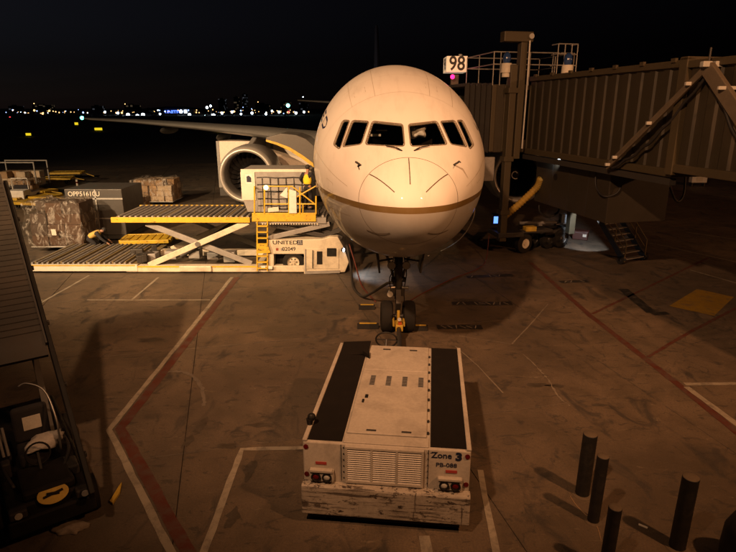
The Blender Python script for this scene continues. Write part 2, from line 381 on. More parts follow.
Rp = [(8.1, 27.5), (8.25, 20.0), (8.6, 15.2), (8.78, 12), (8.9, 9)]
stripe(Rp, .22, PR); stripe([(8.72, 14.25), (8.95, 12), (9.1, 9)], .17, PW, side=-.08, z=.0055); stripe([(8.85, 14.42), (13.5, 14.5)], .15, PW)
stripe([G(592, 314), G(640, 291), G(708, 258)], .12, PR); stripe([G(648, 357), G(690, 332), G(740, 306)], .12, PR)
stripe([G(650, 243), G(736, 262)], .1, PW); stripe([G(685, 232), G(740, 240)], .09, PW); stripe([G(690, 270), G(736, 283)], .07, PW)
m = MB(); m.add([(p.x, p.y, .005) for p in (G(697, 289), G(734, 297), G(714, 316), G(669, 306))], [(0, 1, 2, 3)]); part('painted_square', m, PY, APRON)
stripe([G(623, 289), G(652, 313)], .42, PK, name='black_marking'); stripe([G(652, 314), G(668, 313)], .3, PK, name='black_marking', z=.0062)
for a, b, w in (((467, 277), (513, 275), .42), ((452, 303.5), (512, 303.5), .42), ((437, 327), (482, 327), .40), ((560, 282), (588, 281), .35)):
    p, q = G(*a), G(*b); stripe([p, q], w, PK, name='black_marking', jit=.03)
    n = int((q-p).length/.22)
    for k in range(1, n):                     # worn, unreadable pale strokes inside the bars
        c = p.lerp(q, k/n); an = random.uniform(-.9, .9); e = Vector((math.sin(an), math.cos(an), 0))*w*.36
        if random.random() < .75: stripe([c-e, c+e], .035, PW, z=.0075, name='marking_stroke', jit=.004)
GHOST = road_paint('worn_thin_line', (.24, .20, .15), 1.6)
stripe([G(455, 346), G(478, 366), G(503, 393)], .035, GHOST, name='pale_scratch'); stripe([G(512, 344), G(530, 325), G(548, 304)], .04, GHOST, name='pale_scratch')
stripe([G(459, 336), G(511, 344)], .03, GHOST, name='pale_scratch')
stripe(spline([G(520, 352), G(537, 367), G(548, 380), G(560, 398), G(570, 406)], 4), .03, GHOST, name='pale_scratch', jit=.03)
stripe(spline([G(166, 372), G(183, 372), G(196, 379), G(203, 392), G(204, 406)], 5), .10, road_paint('ghost_line', (.15, .125, .10), 1.0), name='faded_line', jit=.03)

STAIN = road_paint('oil_stain', (.044, .032, .020), 2.0); rs = random.Random(4)
for px, py, rx, ry in ((188, 441, .10, .30), (203, 424, .08, .28), (228, 446, .22, .12), (232, 518, .12, .25), (262, 425, .30, .12), (538, 385, .35, .10), (556, 386, .25, .08), (600, 405, .2, .06), (500, 398, .22, .09), (250, 470, .12, .3), (470, 300, .5, .2), (150, 340, .4, .2), (330, 395, .35, .15), (270, 355, .3, .12), (560, 330, .3, .1)):
    p = G(px, py); k = 22; m = MB(); ph = [rs.uniform(0, 6) for _ in range(4)]
    ring = [(p.x+rx*(1+.25*math.sin(3*a+ph[0])+.18*math.sin(7*a+ph[1])+.1*math.sin(11*a+ph[2]))*math.cos(a), p.y+ry*(1+.25*math.sin(2*a+ph[3])+.2*math.sin(5*a+ph[1]))*math.sin(a), .003) for a in [2*PI*i/k for i in range(k)]]
    m.add(ring+[(p.x, p.y, .003)], [(i, (i+1) % k, k) for i in range(k)]); part('oil_stain', m, STAIN, APRON)
# ------------------------------------------------------------------ airliner
X0, Y0 = .97, 12.9
TAB = np.array([[0,4.62,4.62,0,4.62],[.12,5.02,4.22,.46,4.63],[.4,5.36,3.9,.88,4.66],[.8,5.67,3.62,1.19,4.7],[1.4,6.02,3.32,1.535,4.8],
 [2.2,6.44,3.02,1.905,4.92],[3,6.88,2.78,2.19,5.03],[3.8,7.27,2.6,2.405,5.12],[5,7.72,2.42,2.627,5.22],[6.5,8.1,2.3,2.784,5.3],[8,8.31,2.26,2.85,5.33],
 [10,8.43,2.25,2.868,5.35],[12,8.45,2.25,2.868,5.35],[44,8.45,2.25,2.868,5.35],[50,8.45,2.85,2.73,5.55],[56,8.4,4.1,2.17,6.2],[61,8.15,5.6,1.2,6.9],[63.5,7.9,6.6,.32,7.2]])
TAB[:, [1, 2, 4]] += .5
def pchip(x, y, q):
    h = np.diff(x); d = np.diff(y)/h; m = np.zeros_like(y)
    m[1:-1] = np.where(d[:-1]*d[1:] > 0, 2*d[:-1]*d[1:]/(d[:-1]+d[1:]+1e-12), 0); m[0] = d[0]; m[-1] = d[-1]
    i = np.clip(np.searchsorted(x, q)-1, 0, len(h)-1); t = (q-x[i])/h[i]
    return y[i]*(1+2*t)*(1-t)**2+h[i]*m[i]*t*(1-t)**2+y[i+1]*t*t*(3-2*t)-h[i]*m[i+1]*t*t*(1-t)
def surf(s, th, off=0.0):
    """point on the fuselage skin: s metres behind the nose tip, th round the section (pi/2 is the crown)"""
    s = np.asarray(s, float); th = np.asarray(th, float); q = np.sqrt(np.maximum(s, 0)); x = np.sqrt(TAB[:, 0])
    zt, zb, w, zc = [pchip(x, TAB[:, k], q) for k in (1, 2, 3, 4)]
    c, sn = np.cos(th), np.sin(th); hh = np.where(sn >= 0, zt-zc, zc-zb)
    return np.stack([X0+(w+off)*c, Y0+s-off*np.clip(1.2-s*.25, 0, 1), zc+(hh+off)*sn], -1)
def V3(a): return Vector((float(a[0]), float(a[1]), float(a[2])))
WIN = [[(2.29, .05), (2.66, .415), (1.90, .61), (1.40, .06)],
       [(2.745, .48), (3.18, .668), (2.50, .935), (2.03, .678)],
       [(3.30, .715), (3.58, .79), (3.02, 1.045), (2.56, 1.00)]]
KR = 2.3
def onskin(x, z):                             # the skin point seen from the front at offset x, height z -> (s, angle from the crown)
    lo, hi = .02, 9.0
    for _ in range(40):
        m_ = (lo+hi)/2; q = np.sqrt(m_); xs = np.sqrt(TAB[:, 0]); zt, zb, w, zc = [float(pchip(xs, TAB[:, k], np.array([q]))[0]) for k in (1, 2, 3, 4)]
        if (x/w)**2+((z-zc)/(zt-zc if z > zc else zc-zb))**2 > 1: lo = m_
        else: hi = m_
    return Vector((hi, (PI/2-math.atan2((z-zc)/(zt-zc), x/w))*KR))
def rounded(poly, r=.05, n=4):                # straight window edges in the front view, eased corners
    P_ = []
    for s, f in poly:
        p = surf(s, PI/2-f); P_.append(Vector((float(p[0])-X0, float(p[2]))))
    out = []; k = len(P_)
    for i in range(k):
        a, b, c = P_[i-1], P_[i], P_[(i+1) % k]; u = (a-b); w = (c-b); rr = min(r, u.length*.3, w.length*.3)
        p, q = b+u.normalized()*rr, b+w.normalized()*rr
        out += [(1-t)**2*p+2*t*(1-t)*b+t*t*q for t in [j/n for j in range(n+1)]]
    fine = []
    for i in range(len(out)):
        a, b = out[i], out[(i+1) % len(out)]; m = max(1, int((b-a).length/.07)); fine += [a.lerp(b, j/m) for j in range(m)]
    return [onskin(p.x, p.y) for p in fine]
def offset(pts, d):
    k = len(pts); area = sum(pts[i].x*pts[(i+1) % k].y-pts[(i+1) % k].x*pts[i].y for i in range(k)); sg = 1 if area > 0 else -1; out = []
    for i in range(k):
        t = (pts[(i+1) % k]-pts[i-1]).normalized(); out.append(pts[i]+Vector((t.y, -t.x))*d*sg)
    return out
OUT = [rounded(w) for w in WIN]
def inpoly(pts, sx, sy):
    ins = np.zeros(sx.shape, bool); k = len(pts)
    for i in range(k):
        x1, y1 = pts[i]; x2, y2 = pts[(i+1) % k]
        ins ^= ((y1 > sy) != (y2 > sy)) & (sx < (x2-x1)*(sy-y1)/((y2-y1) if abs(y2-y1) > 1e-9 else 1e-9)+x1)
    return ins
def skin(name, ss, nth, off, mat, parent, cut=None, th0=0, th1=2*PI, smooth='all'):
    closed = abs(th1-th0-2*PI) < 1e-6; th = np.linspace(th0, th1, nth+1)[:nth if closed else nth+1]; k = len(th)
    Sg, Tg = np.meshgrid(ss, th, indexing='ij'); Pg = surf(Sg, Tg, off).reshape(-1, 3); f = []
    sm = (ss[:-1]+ss[1:])/2; tm = th+(th1-th0)/nth/2
    A, B = np.meshgrid(sm, tm, indexing='ij'); hole = np.zeros(A.shape, bool)
    if cut is not None:
        ph = np.abs(((B-PI/2+PI) % (2*PI))-PI)*KR
        for pl in OUT: hole |= inpoly(offset(pl, cut), A, ph)
    for i in range(len(ss)-1):
        for j in range(k if closed else k-1):
            if hole[i, j]: continue
            j2 = (j+1) % k; f.append((i*k+j, (i+1)*k+j, (i+1)*k+j2, i*k+j2))
    m = MB(); m.v = [V3(p) for p in Pg]; m.f = f
    return part(name, m, mat, parent, smooth=smooth)
PLANE = thing('airliner', 'huge white twin-engine airliner with gold stripe parked nose-on to the gate', 'airplane', (X0, Y0+5.6, 0))
ss = np.concatenate([np.linspace(0, 1.1, 45)**2*.9/1.21, np.linspace(.92, 4.2, 150), np.linspace(4.25, 12, 60), np.linspace(12.6, 63.5, 60)])
FUS = skin('fuselage', ss, 288, 0, LIV, PLANE, cut=.012)
LINER = dirty('cockpit_lining', (.045, .045, .045), .8, amount=.2)
skin('cockpit_lining', np.linspace(1.2, 5.6, 120), 200, -.09, LINER, PLANE, cut=.05)
FRAME = dirty('window_frame', (.21, .175, .13), .55, .0, amount=.3); SEAL = dirty('window_seal', (.03, .028, .026), .7, amount=.2)
for sg in (1, -1):
    for pl in OUT:
        def on(pts, off): return [V3(surf(p.x, PI/2-sg*p.y/KR, off)) for p in pts]
        rings = [on(offset(pl, .050), .001), on(offset(pl, .046), .006), on(offset(pl, .010), .007), on(offset(pl, -.004), -.035)]
        n = len(pl); m = MB(); m.v = sum(rings, []); m.f = [(a*n+i, a*n+(i+1) % n, (a+1)*n+(i+1) % n, (a+1)*n+i) for a in range(3) for i in range(n)]
        pane = MB(); pr = on(offset(pl, .01), -.022); c = sum(pr, Vector())/n; pane.v = pr+[c]; pane.f = [(i, (i+1) % n, n) for i in range(n)]
        po = part('cockpit_window', pane, GLASS, PLANE, smooth='all'); part('window_frame', m, FRAME, po, smooth=True)
def strip(path, w, off, mat, name, parent=PLANE):    # thin line laid on the skin; path of (s, th)
    P_ = [V3(surf(s, t, off)) for s, t in path]; m = MB(); n = len(P_); up = []; dn = []
    for i, p in enumerate(P_):
        d = (P_[min(i+1, n-1)]-P_[max(i-1, 0)]).normalized(); e = V3(surf(path[i][0], path[i][1], off+.1))-p
        b = d.cross(e).normalized()*w/2; up.append(p+b); dn.append(p-b)
    m.v = up+dn; m.f = [(i, i+1, n+i+1, n+i) for i in range(n-1)]; return part(name, m, mat, parent)
def lin(a, b, n=10): return [(a[0]+(b[0]-a[0])*i/n, a[1]+(b[1]-a[1])*i/n) for i in range(n+1)]
GAPM = dirty('panel_gap', (.10, .075, .05), .7, amount=.2)
strip([(.80+.15*math.sin(t), t) for t in np.linspace(0, 2*PI, 120)], .012, .003, GAPM, 'radome_seam')
SEAM = dirty('skin_seam', (.42, .36, .28), .6, amount=.3)
for s0 in (3.95, 5.6, 7.4, 9.6, 12.2, 15.5, 19.0): strip([(s0, t) for t in np.linspace(0, 2*PI, 160)], .009, .005, SEAM, 'skin_joint')
for f in (1.25, .95, .2, -.35, -.8): 
    for th in (f, PI-f): strip(lin((3.95 if f > .5 else 1.35, th), (19, th), 80), .009, .006, SEAM, 'lap_joint')
for s0, t0 in ((4.5, 1.15), (4.5, PI-1.15), (2.2, .05), (2.2, PI-.05), (5.0, -.5), (5.0, PI+.5)):
    strip([(s0, t0), (s0+.5, t0), (s0+.5, t0+.14), (s0, t0+.14), (s0, t0)], .010, .003, SEAM, 'access_panel')
for a, b in (((.93, PI/2), (.26, PI/2)), ((.88, 2.42), (.20, 2.20)), ((.88, .72), (.20, .94)), ((.9, -2.5), (.35, -2.15)), ((.9, -.64), (.35, -.99))):
    strip(lin(a, b), .022, .006, GAPM, 'lightning_strip')
for t in (2.45, .70):                         # pitot probes and vanes
    for s in (1.33,):
        p = V3(surf(s, t)); q = V3(surf(s, t, .14)); m = MB(); m.bar(p, q, .07, .03); m.cyl(q+Vector((0, .05, 0)), q-Vector((0, .22, 0)), .022, .012, 8)
        part('pitot_probe', m, DKM, PLANE)
for sg in (1, -1):                            # wipers
    m = MB(); a = (1.25, PI/2-sg*.15); b = (1.46, PI/2-sg*.34); P_ = [V3(surf(*q, .035)) for q in lin(a, b, 6)]
    m.tube(P_, .014, 6); m.tube([V3(surf(1.20, PI/2-sg*.10, .0)), V3(surf(1.28, PI/2-sg*.19, .05))], .02, 6); part('wiper', m, BLK, PLANE)
for s0, t in ((5.2, PI-.02), (4.6, .1), (6.2, PI-.25)):   # drain ports and door seams low on the sides
    strip([(s0, t), (s0+.18, t+.10), (s0+.2, t-.02), (s0+.34, t+.03)], .03, .006, SEAL, 'hull_marking')
BLUE = dirty('title_blue_paint', (.02, .03, .09), .4, amount=.1)
GLY = {'U': [((0,0),(0,1)),((0,0),(1,0)),((1,0),(1,1))], 'N': [((0,0),(0,1)),((0,1),(1,0)),((1,0),(1,1))], 'I': [((.5,0),(.5,1))],
       'T': [((.5,0),(.5,1)),((0,1),(1,1))], 'E': [((0,0),(0,1)),((0,1),(1,1)),((0,.5),(.8,.5)),((0,0),(1,0))], 'D': [((0,0),(0,1)),((0,1),(.7,1)),((.7,1),(1,.6)),((1,.6),(1,.4)),((1,.4),(.7,0)),((.7,0),(0,0))]}
for sg in (1, -1):
    for i, ch in enumerate('UNITED'):
        for a, b in GLY[ch]:
            def sp(p):
                s = (4.6+i*1.25+p[0]*.85) if sg > 0 else (4.6+(5-i)*1.25+(1-p[0])*.85)
                f = .47+p[1]*.10; return (s, f if sg > 0 else PI-f)
            strip(lin(sp(a), sp(b), 4), .07, .004, BLUE, 'title_letter')
# cockpit interior
m = MB(); m.box((X0-1.0, Y0+2.3, 6.30), (X0+1.0, Y0+2.9, 6.42)); part('glareshield', m, DKM, PLANE, bevel=.03)
m = MB(); m.box((X0-1.75, Y0+5.35, 5.5), (X0+1.75, Y0+5.42, 7.35)); part('cockpit_bulkhead', m, LINER, PLANE)
m = MB(); m.box((X0-2.0, Y0+2.7, 5.55), (X0+2.0, Y0+5.3, 5.6)); part('cockpit_floor', m, LINER, PLANE)
for sx in (-.62, .62):
    m = MB(); m.box((X0+sx-.26, Y0+3.9, 5.95), (X0+sx+.26, Y0+4.0, 6.85)); m.box((X0+sx-.15, Y0+3.9, 6.87), (X0+sx+.15, Y0+3.98, 7.05)); m.box((X0+sx-.26, Y0+3.4, 5.9), (X0+sx+.26, Y0+3.9, 6.02))
    part('cockpit_seat', m, DCLOTH, PLANE, bevel=.04)
m = MB(); m.box((X0-.9, Y0+3.1, 6.66), (X0-.62, Y0+3.16, 6.72)); m.box((X0-.75, Y0+3.12, 6.8), (X0-.45, Y0+3.15, 6.83)); part('overhead_switch', m, PAPER, PLANE)
bm = bmesh.new(); bmesh.ops.create_icosphere(bm, subdivisions=3, radius=.23)
for v in bm.verts: v.co *= 1+.35*math.sin(v.co.x*19+1)*math.cos(v.co.z*15)+.15*math.sin(v.co.y*31); v.co.y *= .5; v.co.z *= .78
me = bpy.data.meshes.new('white_bundle'); bm.to_mesh(me); bm.free(); me.materials.append(dirty('white_linen', (.8, .8, .8), .9, amount=.05)); me.polygons.foreach_set('use_smooth', [True]*len(me.polygons))
p = D(418, 131, Y0+2.75)
tag(new('white_bundle', me, None, Matrix.Translation(p)), 'crumpled white cloth bundle seen behind the right half of the windshield', 'cloth')
# nose gear
GX, GY = X0+.05, 18.42
ng = MB(); ng.cyl((GX, GY, .55), (GX, GY, 1.7), .085, n=16); ng.cyl((GX, GY, 1.5), (GX, GY+.05, 3.2), .15, n=20); ng.cyl((GX-.55, GY, .54), (GX+.55, GY, .54), .07)
ng.bar((GX, GY+.15, 1.9), (GX, GY+1.5, 3.1), .14); ng.cyl((GX-.24, GY, 1.85), (GX+.24, GY, 1.85), .09); ng.cbox((GX, GY-.05, 1.45), (.42, .3, .25))
NG = part('nose_gear', ng, DKM, PLANE, smooth=True)
for sx in (-1, 1):
    cx = GX+sx*.38
    prof = [(-.21, .30), (-.21, .44), (-.17, .51), (-.08, .54), (.08, .54), (.17, .51), (.21, .44), (.21, .30)]
    t = MB(); t.lathe(prof, (cx, GY, .54), (1, 0, 0), 36); to = part('tyre', t, RUB, NG, smooth=True)
    t = MB(); t.lathe([(-.19, .31), (-.12, .28), (-.10, .12), (-.16, .05), (.16, .05), (.10, .12), (.12, .28), (.19, .31)], (cx, GY, .54), (1, 0, 0), 24); part('rim', t, GREY, NG, smooth=True)
    t = MB(); t.box((GX+sx*.72-.03, GY-1.0, 2.35), (GX+sx*.72+.03, GY+.9, 3.35), Matrix.Rotation(sx*R(8), 4, 'Y')); part('gear_door', t, DKM, PLANE, bevel=.02)
    t = MB(); t.bar((GX+sx*.2, GY-.1, 2.6), (GX+sx*.66, GY-.2, 2.55), .05); part('door_link', t, DKM, NG)
    t = MB(); t.cyl((GX+sx*.24, GY-.12, 2.42), (GX+sx*.24, GY-.30, 2.42), .10, .14, 18); lo = part('taxi_light', t, DKM, NG, smooth=True)
    t = MB(); t.cyl((GX+sx*.24, GY-.30, 2.42), (GX+sx*.24, GY-.315, 2.42), .125, n=18); part('lamp_glass', t, LENS, lo)
t = MB(); t.bar((GX, GY-.2, 1.55), (GX, GY-.45, 1.15), .16, .05); t.bar((GX, GY-.45, 1.15), (GX, GY-.14, .75), .16, .05); part('torque_link', t, DKM, NG)
t = MB(); t.cyl((GX-.28, GY-.1, 1.42), (GX-.28, GY-.3, 1.42), .08, .10, 14); part('steering_lamp', t, LENS, NG, smooth=True)
for pts in ([(-.12, -.1, 2.9), (-.22, -.2, 2.3), (-.16, -.18, 1.7), (-.1, -.1, 1.2)], [(.12, -.1, 2.9), (.26, -.2, 2.2), (.2, -.2, 1.6), (.22, -.05, .8)], [(-.05, -.2, 2.4), (-.3, -.3, 2.0), (-.24, -.2, 1.5)]):
    t = MB(); t.tube(spline([(GX+x, GY+y, z) for x, y, z in pts], 6), .018, 6); part('hydraulic_line', t, CABLE, NG, smooth='all')
for sx in (-1, 1):
    t = MB(); t.cyl((GX+sx*.12, GY-.16, 1.62), (GX+sx*.34, GY-.2, 1.62), .055, n=12); part('steering_ram', t, STEEL, NG, smooth=True)
    t = MB(); t.bar((GX+sx*.15, GY+.1, 1.9), (GX+sx*.5, GY+.5, 2.95), .07); part('side_brace', t, GREY, NG)
t = MB(); t.box((X0-.6, GY-.9, 2.96), (X0+.6, GY+1.2, 3.0)); part('wheel_well', t, BLK, PLANE)
# wings, engines, tail
def airfoil(chord, t, n=14):
    xs = [(1-math.cos(PI*i/n))/2 for i in range(n+1)]
    yt = [5*t*(.2969*math.sqrt(x)-.126*x-.3516*x*x+.2843*x**3-.1015*x**4) for x in xs]
    return [(x*chord, y*chord) for x, y in zip(xs, yt)]+[(x*chord, -y*chord*.8) for x, y in list(zip(xs, yt))[-2:0:-1]]
def surface(name, secs, mat, vertical=False):   # secs: (lateral, leading edge y, z, chord, thickness, droop)
    m = MB(); k = None
    for lat, ly, z, ch, t, dr in secs:
        a = airfoil(ch, t); k = len(a)
        m.v += [Vector((lat, ly+x, z+y-dr*(x/ch)**2)) if not vertical else Vector((lat+y, ly+x, z)) for x, y in a]
    n = len(secs); m.f = [(i*k+j, (i+1)*k+j, (i+1)*k+(j+1) % k, i*k+(j+1) % k) for i in range(n-1) for j in range(k)]+[tuple(range(k)), tuple(range((n-1)*k, n*k))]
    return part(name, m, mat, PLANE, smooth=True)
WINGM = dirty('wing_grey', (.13, .127, .12), .45, amount=.3, coat=.1, scale=.6)
for sg in (1, -1):
    W_ = surface('wing', [(X0+sg*l, y, z, c, t, d) for l, y, z, c, t, d in ((1.0, 33.6, 5.0, 14, .11, .3), (3.0, 35.2, 5.15, 12.6, .11, .3), (5.5, 37.3, 5.45, 10.6, .10, .25), (9, 40.1, 5.75, 8.6, .095, .2), (14, 44.2, 6.0, 6.6, .09, .1), (21, 49.9, 6.28, 4.4, .09, .05), (26.6, 54.3, 6.4, 2.6, .09, 0), (28.1, 56.0, 6.48, 1.0, .08, 0))], WINGM)
    for l, y, z in ((12.5, 47, 5.2), (18, 50.5, 5.6)):
        t = MB(); t.ball((X0+sg*l, y, z), 1, 12, 10, (.22, 2.4, .32)); part('flap_fairing', t, WINGM, W_, smooth=True)
    t = MB(); t.ball((X0+sg*28.15, 56.2, 6.5), .16, 10, 8); part('navigation_light', t, glow('nav_green' if sg < 0 else 'nav_red', (.1, 1, .7) if sg < 0 else (1, .05, .05), 14), W_)
    ex, ey = X0+sg*8.9, 37.4; ez = 3.17
    t = MB(); t.lathe([(.05, 1.56), (.0, 1.62), (.0, 1.66), (.06, 1.74), (.22, 1.81), (.8, 1.90), (2.2, 1.93), (3.6, 1.82), (5.2, 1.52), (5.25, 1.44), (3.0, 1.55), (1.5, 1.52), (.5, 1.47), (.15, 1.50)], (ex, ey, ez), (0, 1, 0), 72, closed=True)
    E_ = part('engine', t, NAC, PLANE, smooth=True)
    t = MB(); t.lathe([(.30, 1.845), (.2, 1.808), (.055, 1.745), (-.006, 1.665), (-.006, 1.615), (.048, 1.552), (.16, 1.495), (.30, 1.476)], (ex, ey, ez), (0, 1, 0), 72); part('inlet_lip', t, CHROME, E_, smooth='all')
    t = MB(); t.lathe([(1.0, .02), (1.06, .14), (1.25, .30), (1.6, .44), (1.75, .46)], (ex, ey, ez), (0, 1, 0), 32); sp_ = part('spinner', t, BLK, E_, smooth='all')
    P_ = []
    for i in range(40):
        a = i/39*4.6+.6; rr = .10+.26*i/39; P_.append((ex+rr*math.cos(a), ey+1.0+(rr-.02)**2*2.2-.02, ez+rr*math.sin(a)))
    t = MB(); t.tube(P_, .035, 6); part('spinner_swirl', t, WHITE, E_, smooth='all')
    t = MB(); t.cyl((ex, ey+2.3, ez), (ex, ey+2.35, ez), 1.52, n=48); part('stator_disc', t, BLK, E_)
    bl = MB(); nr = 7; vs = []
    for i in range(nr+1):
        f = i/nr; r = .42+f*1.06; tw = R(25+38*f); ch = .30+.10*math.sin(PI*f)
        for c in (-1, 0, 1): vs.append((c*ch*math.sin(tw)*.9+.12*f*f, c*ch*math.cos(tw)+.04*(1-c*c), r))
    fs = [(i*3+c, i*3+c+1, (i+1)*3+c+1, (i+1)*3+c) for i in range(nr) for c in range(2)]; bl.add(vs, fs)
    bme = bl.mesh('fan_blade', BLADE, None, 'all')
    for k in range(22):
        inst('fan_blade', bme, E_, Matrix.Translation((ex, ey+1.75, ez)) @ Matrix.Rotation(2*PI*k/22, 4, 'Y'))
    t = MB(); t.lathe([(4.6, 1.15), (5.6, 1.05), (6.8, .75), (6.85, .6), (7.9, .1)], (ex, ey, ez), (0, 1, 0), 32); part('exhaust_core', t, DKM, E_, smooth=True)
    t = MB(); t.extr([(ex-.18, ey+1.6, ez+1.85), (ex-.18, ey+4, ez+2.35), (ex-.18, ey+8.5, ez+1.9), (ex-.18, ey+8, ez+1.2), (ex-.18, ey+4.5, ez+1.4)], (.36, 0, 0)); part('pylon', t, NAC, PLANE, bevel=.06)
    surface('tail_plane', [(X0+sg*l, y, z, c, .09, 0) for l, y, z, c in ((.6, 66, 7.6, 6.2), (5, 69.4, 8.0, 4), (9.6, 73, 8.3, 2))], WINGM)
surface('tail_fin', [(X0, y, z, c, .10, 0) for y, z, c in ((59, 8.2, 11), (63, 10.5, 8.6), (70, 16.2, 4.4), (70.6, 16.5, 3.2))], NAVY, True)
# open forward cargo door, hinged above the loader
hing = [(314, 146), (306, 139), (296, 135), (281, 133.5), (266, 137.5), (266, 140.5), (277, 143.5), (290, 149), (303, 158), (314, 166)]
outer = [D(x, y, 26.0) for x, y in hing]; t = MB()
t.extr(outer, (0, 2.6, 0)); CD = part('cargo_door', t, dirty('door_outer_grey', (.07, .067, .062), .45, amount=.3), PLANE, bevel=.03)
t = MB(); inn = [D(x, y, 25.97) for x, y in ((266, 139.5), (277, 142.5), (290, 147.5), (303, 155.5), (313, 163), (314, 167.5), (303, 159.5), (290, 151), (277, 145), (266, 141.5))]
t.extr(inn, (0, 2.66, 0)); part('lit_door_lining', t, YELD, CD)  # lining whose yellow also holds the light on the door's lower edge
# ------------------------------------------------------------------ pushback tug
TZ = -math.atan2(.50, 4.52); TC = Vector((.56, 11.08, 0))
TUG = thing('pushback_tug', 'wide scuffed white pushback tug with two black grip strips, in front of the nose wheels', 'tug', TC, TZ)
TM = RM[TUG.name]
def T(): return MB(TM)
HL, HW, TH = 2.26, 1.5, 1.65
b = T(); b.extr([(-HW, -HL, .55), (-HW, -HL, TH), (-HW, HL-.1, TH), (-HW, HL, TH-.12), (-HW, HL, .35), (-HW, 1.9, .28), (-HW, -1.7, .28)], (2*HW, 0, 0))
BODY = part('body', b, TUGW, TUG, bevel=.025)
for sx in (-1, 1):
    x0, x1 = sorted((sx*.79, sx*1.42))
    b = T(); b.box((x0, -HL+.06, TH+.002), (x1, HL-.12, TH+.016)); part('grip_strip', b, GRIP, TUG)
    b = T(); b.box((sx*1.42, -HL, TH), (sx*1.505, HL-.1, TH+.045)); part('edge_rail', b, TUGW, TUG, bevel=.012)
b = T(); b.box((-.76, -HL+.02, TH+.002), (.76, -HL+.30, TH+.03)); part('rear_sill', b, TUGW, TUG, bevel=.01)
b = T(); b.box((-.74, -HL+.33, TH+.002), (.72, HL-1.55, TH+.04)); HATCH = part('engine_hatch', b, TUGW, TUG, bevel=.012)
b = T(); b.box((-.74, HL-1.52, TH+.002), (.72, HL-.15, TH+.034)); part('front_hatch', b, TUGW, TUG, bevel=.012)
for k in range(4):
    x = -.48+k*.35; b = T(); b.box((x-.055, -.05, TH+.041), (x+.055, .42, TH+.047)); so = part('vent_slot', b, GREY, HATCH)
    b = T()
    for q in range(7): b.box((x-.05, -.03+q*.064, TH+.047), (x+.05, -.005+q*.064, TH+.056))
    part('vent_louvre', b, DKM, HATCH)
for k in range(9):
    b = T(); b.cyl((.745, -1.8+k*.42, TH+.004), (.745, -1.8+k*.42, TH+.05), .022, n=8); part('hinge_bolt', b, DKM, TUG)
b = T(); b.box((-.56, -.62, TH+.041), (-.50, -.5, TH+.06)); b.box((-.60, -.82, TH+.041), (-.56, -.70, TH+.06)); part('hatch_latch', b, BLK, HATCH)
Fy = -HL
b = T(); b.box((-.70, Fy-.012, .93), (.66, Fy-.001, 1.58)); part('grille_back', b, DKM, TUG)
gm = MB()
gm.add([(-.21, -.045, -.016), (.21, -.045, -.016), (.21, -.005, .016), (-.21, -.005, .016), (-.21, -.04, -.022), (.21, -.04, -.022), (.21, 0, .010), (-.21, 0, .010)],
       [(0,1,2,3),(4,7,6,5),(0,4,5,1),(2,6,7,3),(0,3,7,4),(1,5,6,2)])
LVM = gm.mesh('louvre', TUGW)
b = T()
for x in (-.70, -.245, .205, .66): b.box((x-.02, Fy-.06, .92), (x+.02, Fy-.001, 1.60))
b.box((-.72, Fy-.06, 1.58), (.68, Fy-.001, 1.63)); b.box((-.72, Fy-.06, .88), (.68, Fy-.001, .93)); GR = part('grille', b, TUGW, TUG, bevel=.006)
for c, x in enumerate((-.4725, -.02, .4325)):
    for k in range(15): inst('louvre', LVM, GR, TM @ Matrix.Translation((x, Fy-.012, .955+k*.043)))
b = T(); b.extr([(-HW-.02, Fy-.17, .24), (-HW-.02, Fy-.17, .80), (-HW-.02, Fy-.15, .84), (-HW-.02, Fy, .86), (-HW-.02, Fy, .24)], (2*HW+.04, 0, 0)); part('bumper', b, BUMPW, TUG, bevel=.02)
b = T(); b.box((-HW+.14, Fy-.06, .10), (HW-.14, Fy+.2, .27)); part('skirt', b, RUB, TUG)
for sx in (-1, 1):
    cx = sx*1.15
    b = T(); b.box((cx-.22, Fy-.10, .90), (cx+.22, Fy-.002, 1.12)); HO = part('lamp_housing', b, TUGW, TUG, bevel=.015)
    b = T(); b.box((cx-.21, Fy-.13, 1.10), (cx+.20, Fy-.04, 1.15)); part('lamp_hood', b, TUGW, HO, bevel=.008)
    for dx, mt, nm in ((sx*.10, REDLENS, 'tail_lamp'), (-sx*.10, LENS, 'reversing_lamp')):
        b = T(); b.lathe([(0, .088), (.03, .088), (.03, .068), (.012, .062)], (cx+dx, Fy-.10, 1.0), (0, -1, 0), 24); part('lamp_ring', b, BLK, HO, smooth=True)
        b = T(); b.lathe([(.004, .064), (.022, .05), (.03, .02), (.031, .001)], (cx+dx, Fy-.10, 1.0), (0, -1, 0), 20); part(nm, b, mt, HO, smooth='all')
    for x, z in ((sx*1.44, 1.55), (sx*1.44, .98)):
        b = T(); b.cyl((x, Fy-.001, z), (x, Fy-.018, z), .045, n=16); part('reflector', b, REDLENS, TUG)
    b = T(); b.box((cx-.10+sx*.02, Fy-.014, 1.20), (cx+.10+sx*.02, Fy-.001, 1.25)); part('marker_plate', b, dirty('red_plate', (.30, .03, .025), .4, amount=.2), TUG)
    for y in (-1.35, 1.45):
        b = T(); c = (sx*1.36, y, .5); b.lathe([(-.19, .3), (-.19, .44), (-.14, .5), (.14, .5), (.19, .44), (.19, .3)], c, (1, 0, 0), 28); w = part('wheel', b, RUB, TUG, smooth=True)
        b = T(); b.lathe([(-.18, .3), (0, .2), (.18, .3)], c, (1, 0, 0), 20); part('rim', b, GREY, w, smooth=True)
b = T(); b.cyl((-1.47, -1.75, TH+.04), (-1.47, -1.75, TH+.16), .05, .07, 12); b.ball((-1.44, -1.72, TH+.18), .08, 10, 7); part('mooring_knob', b, BLK, TUG)
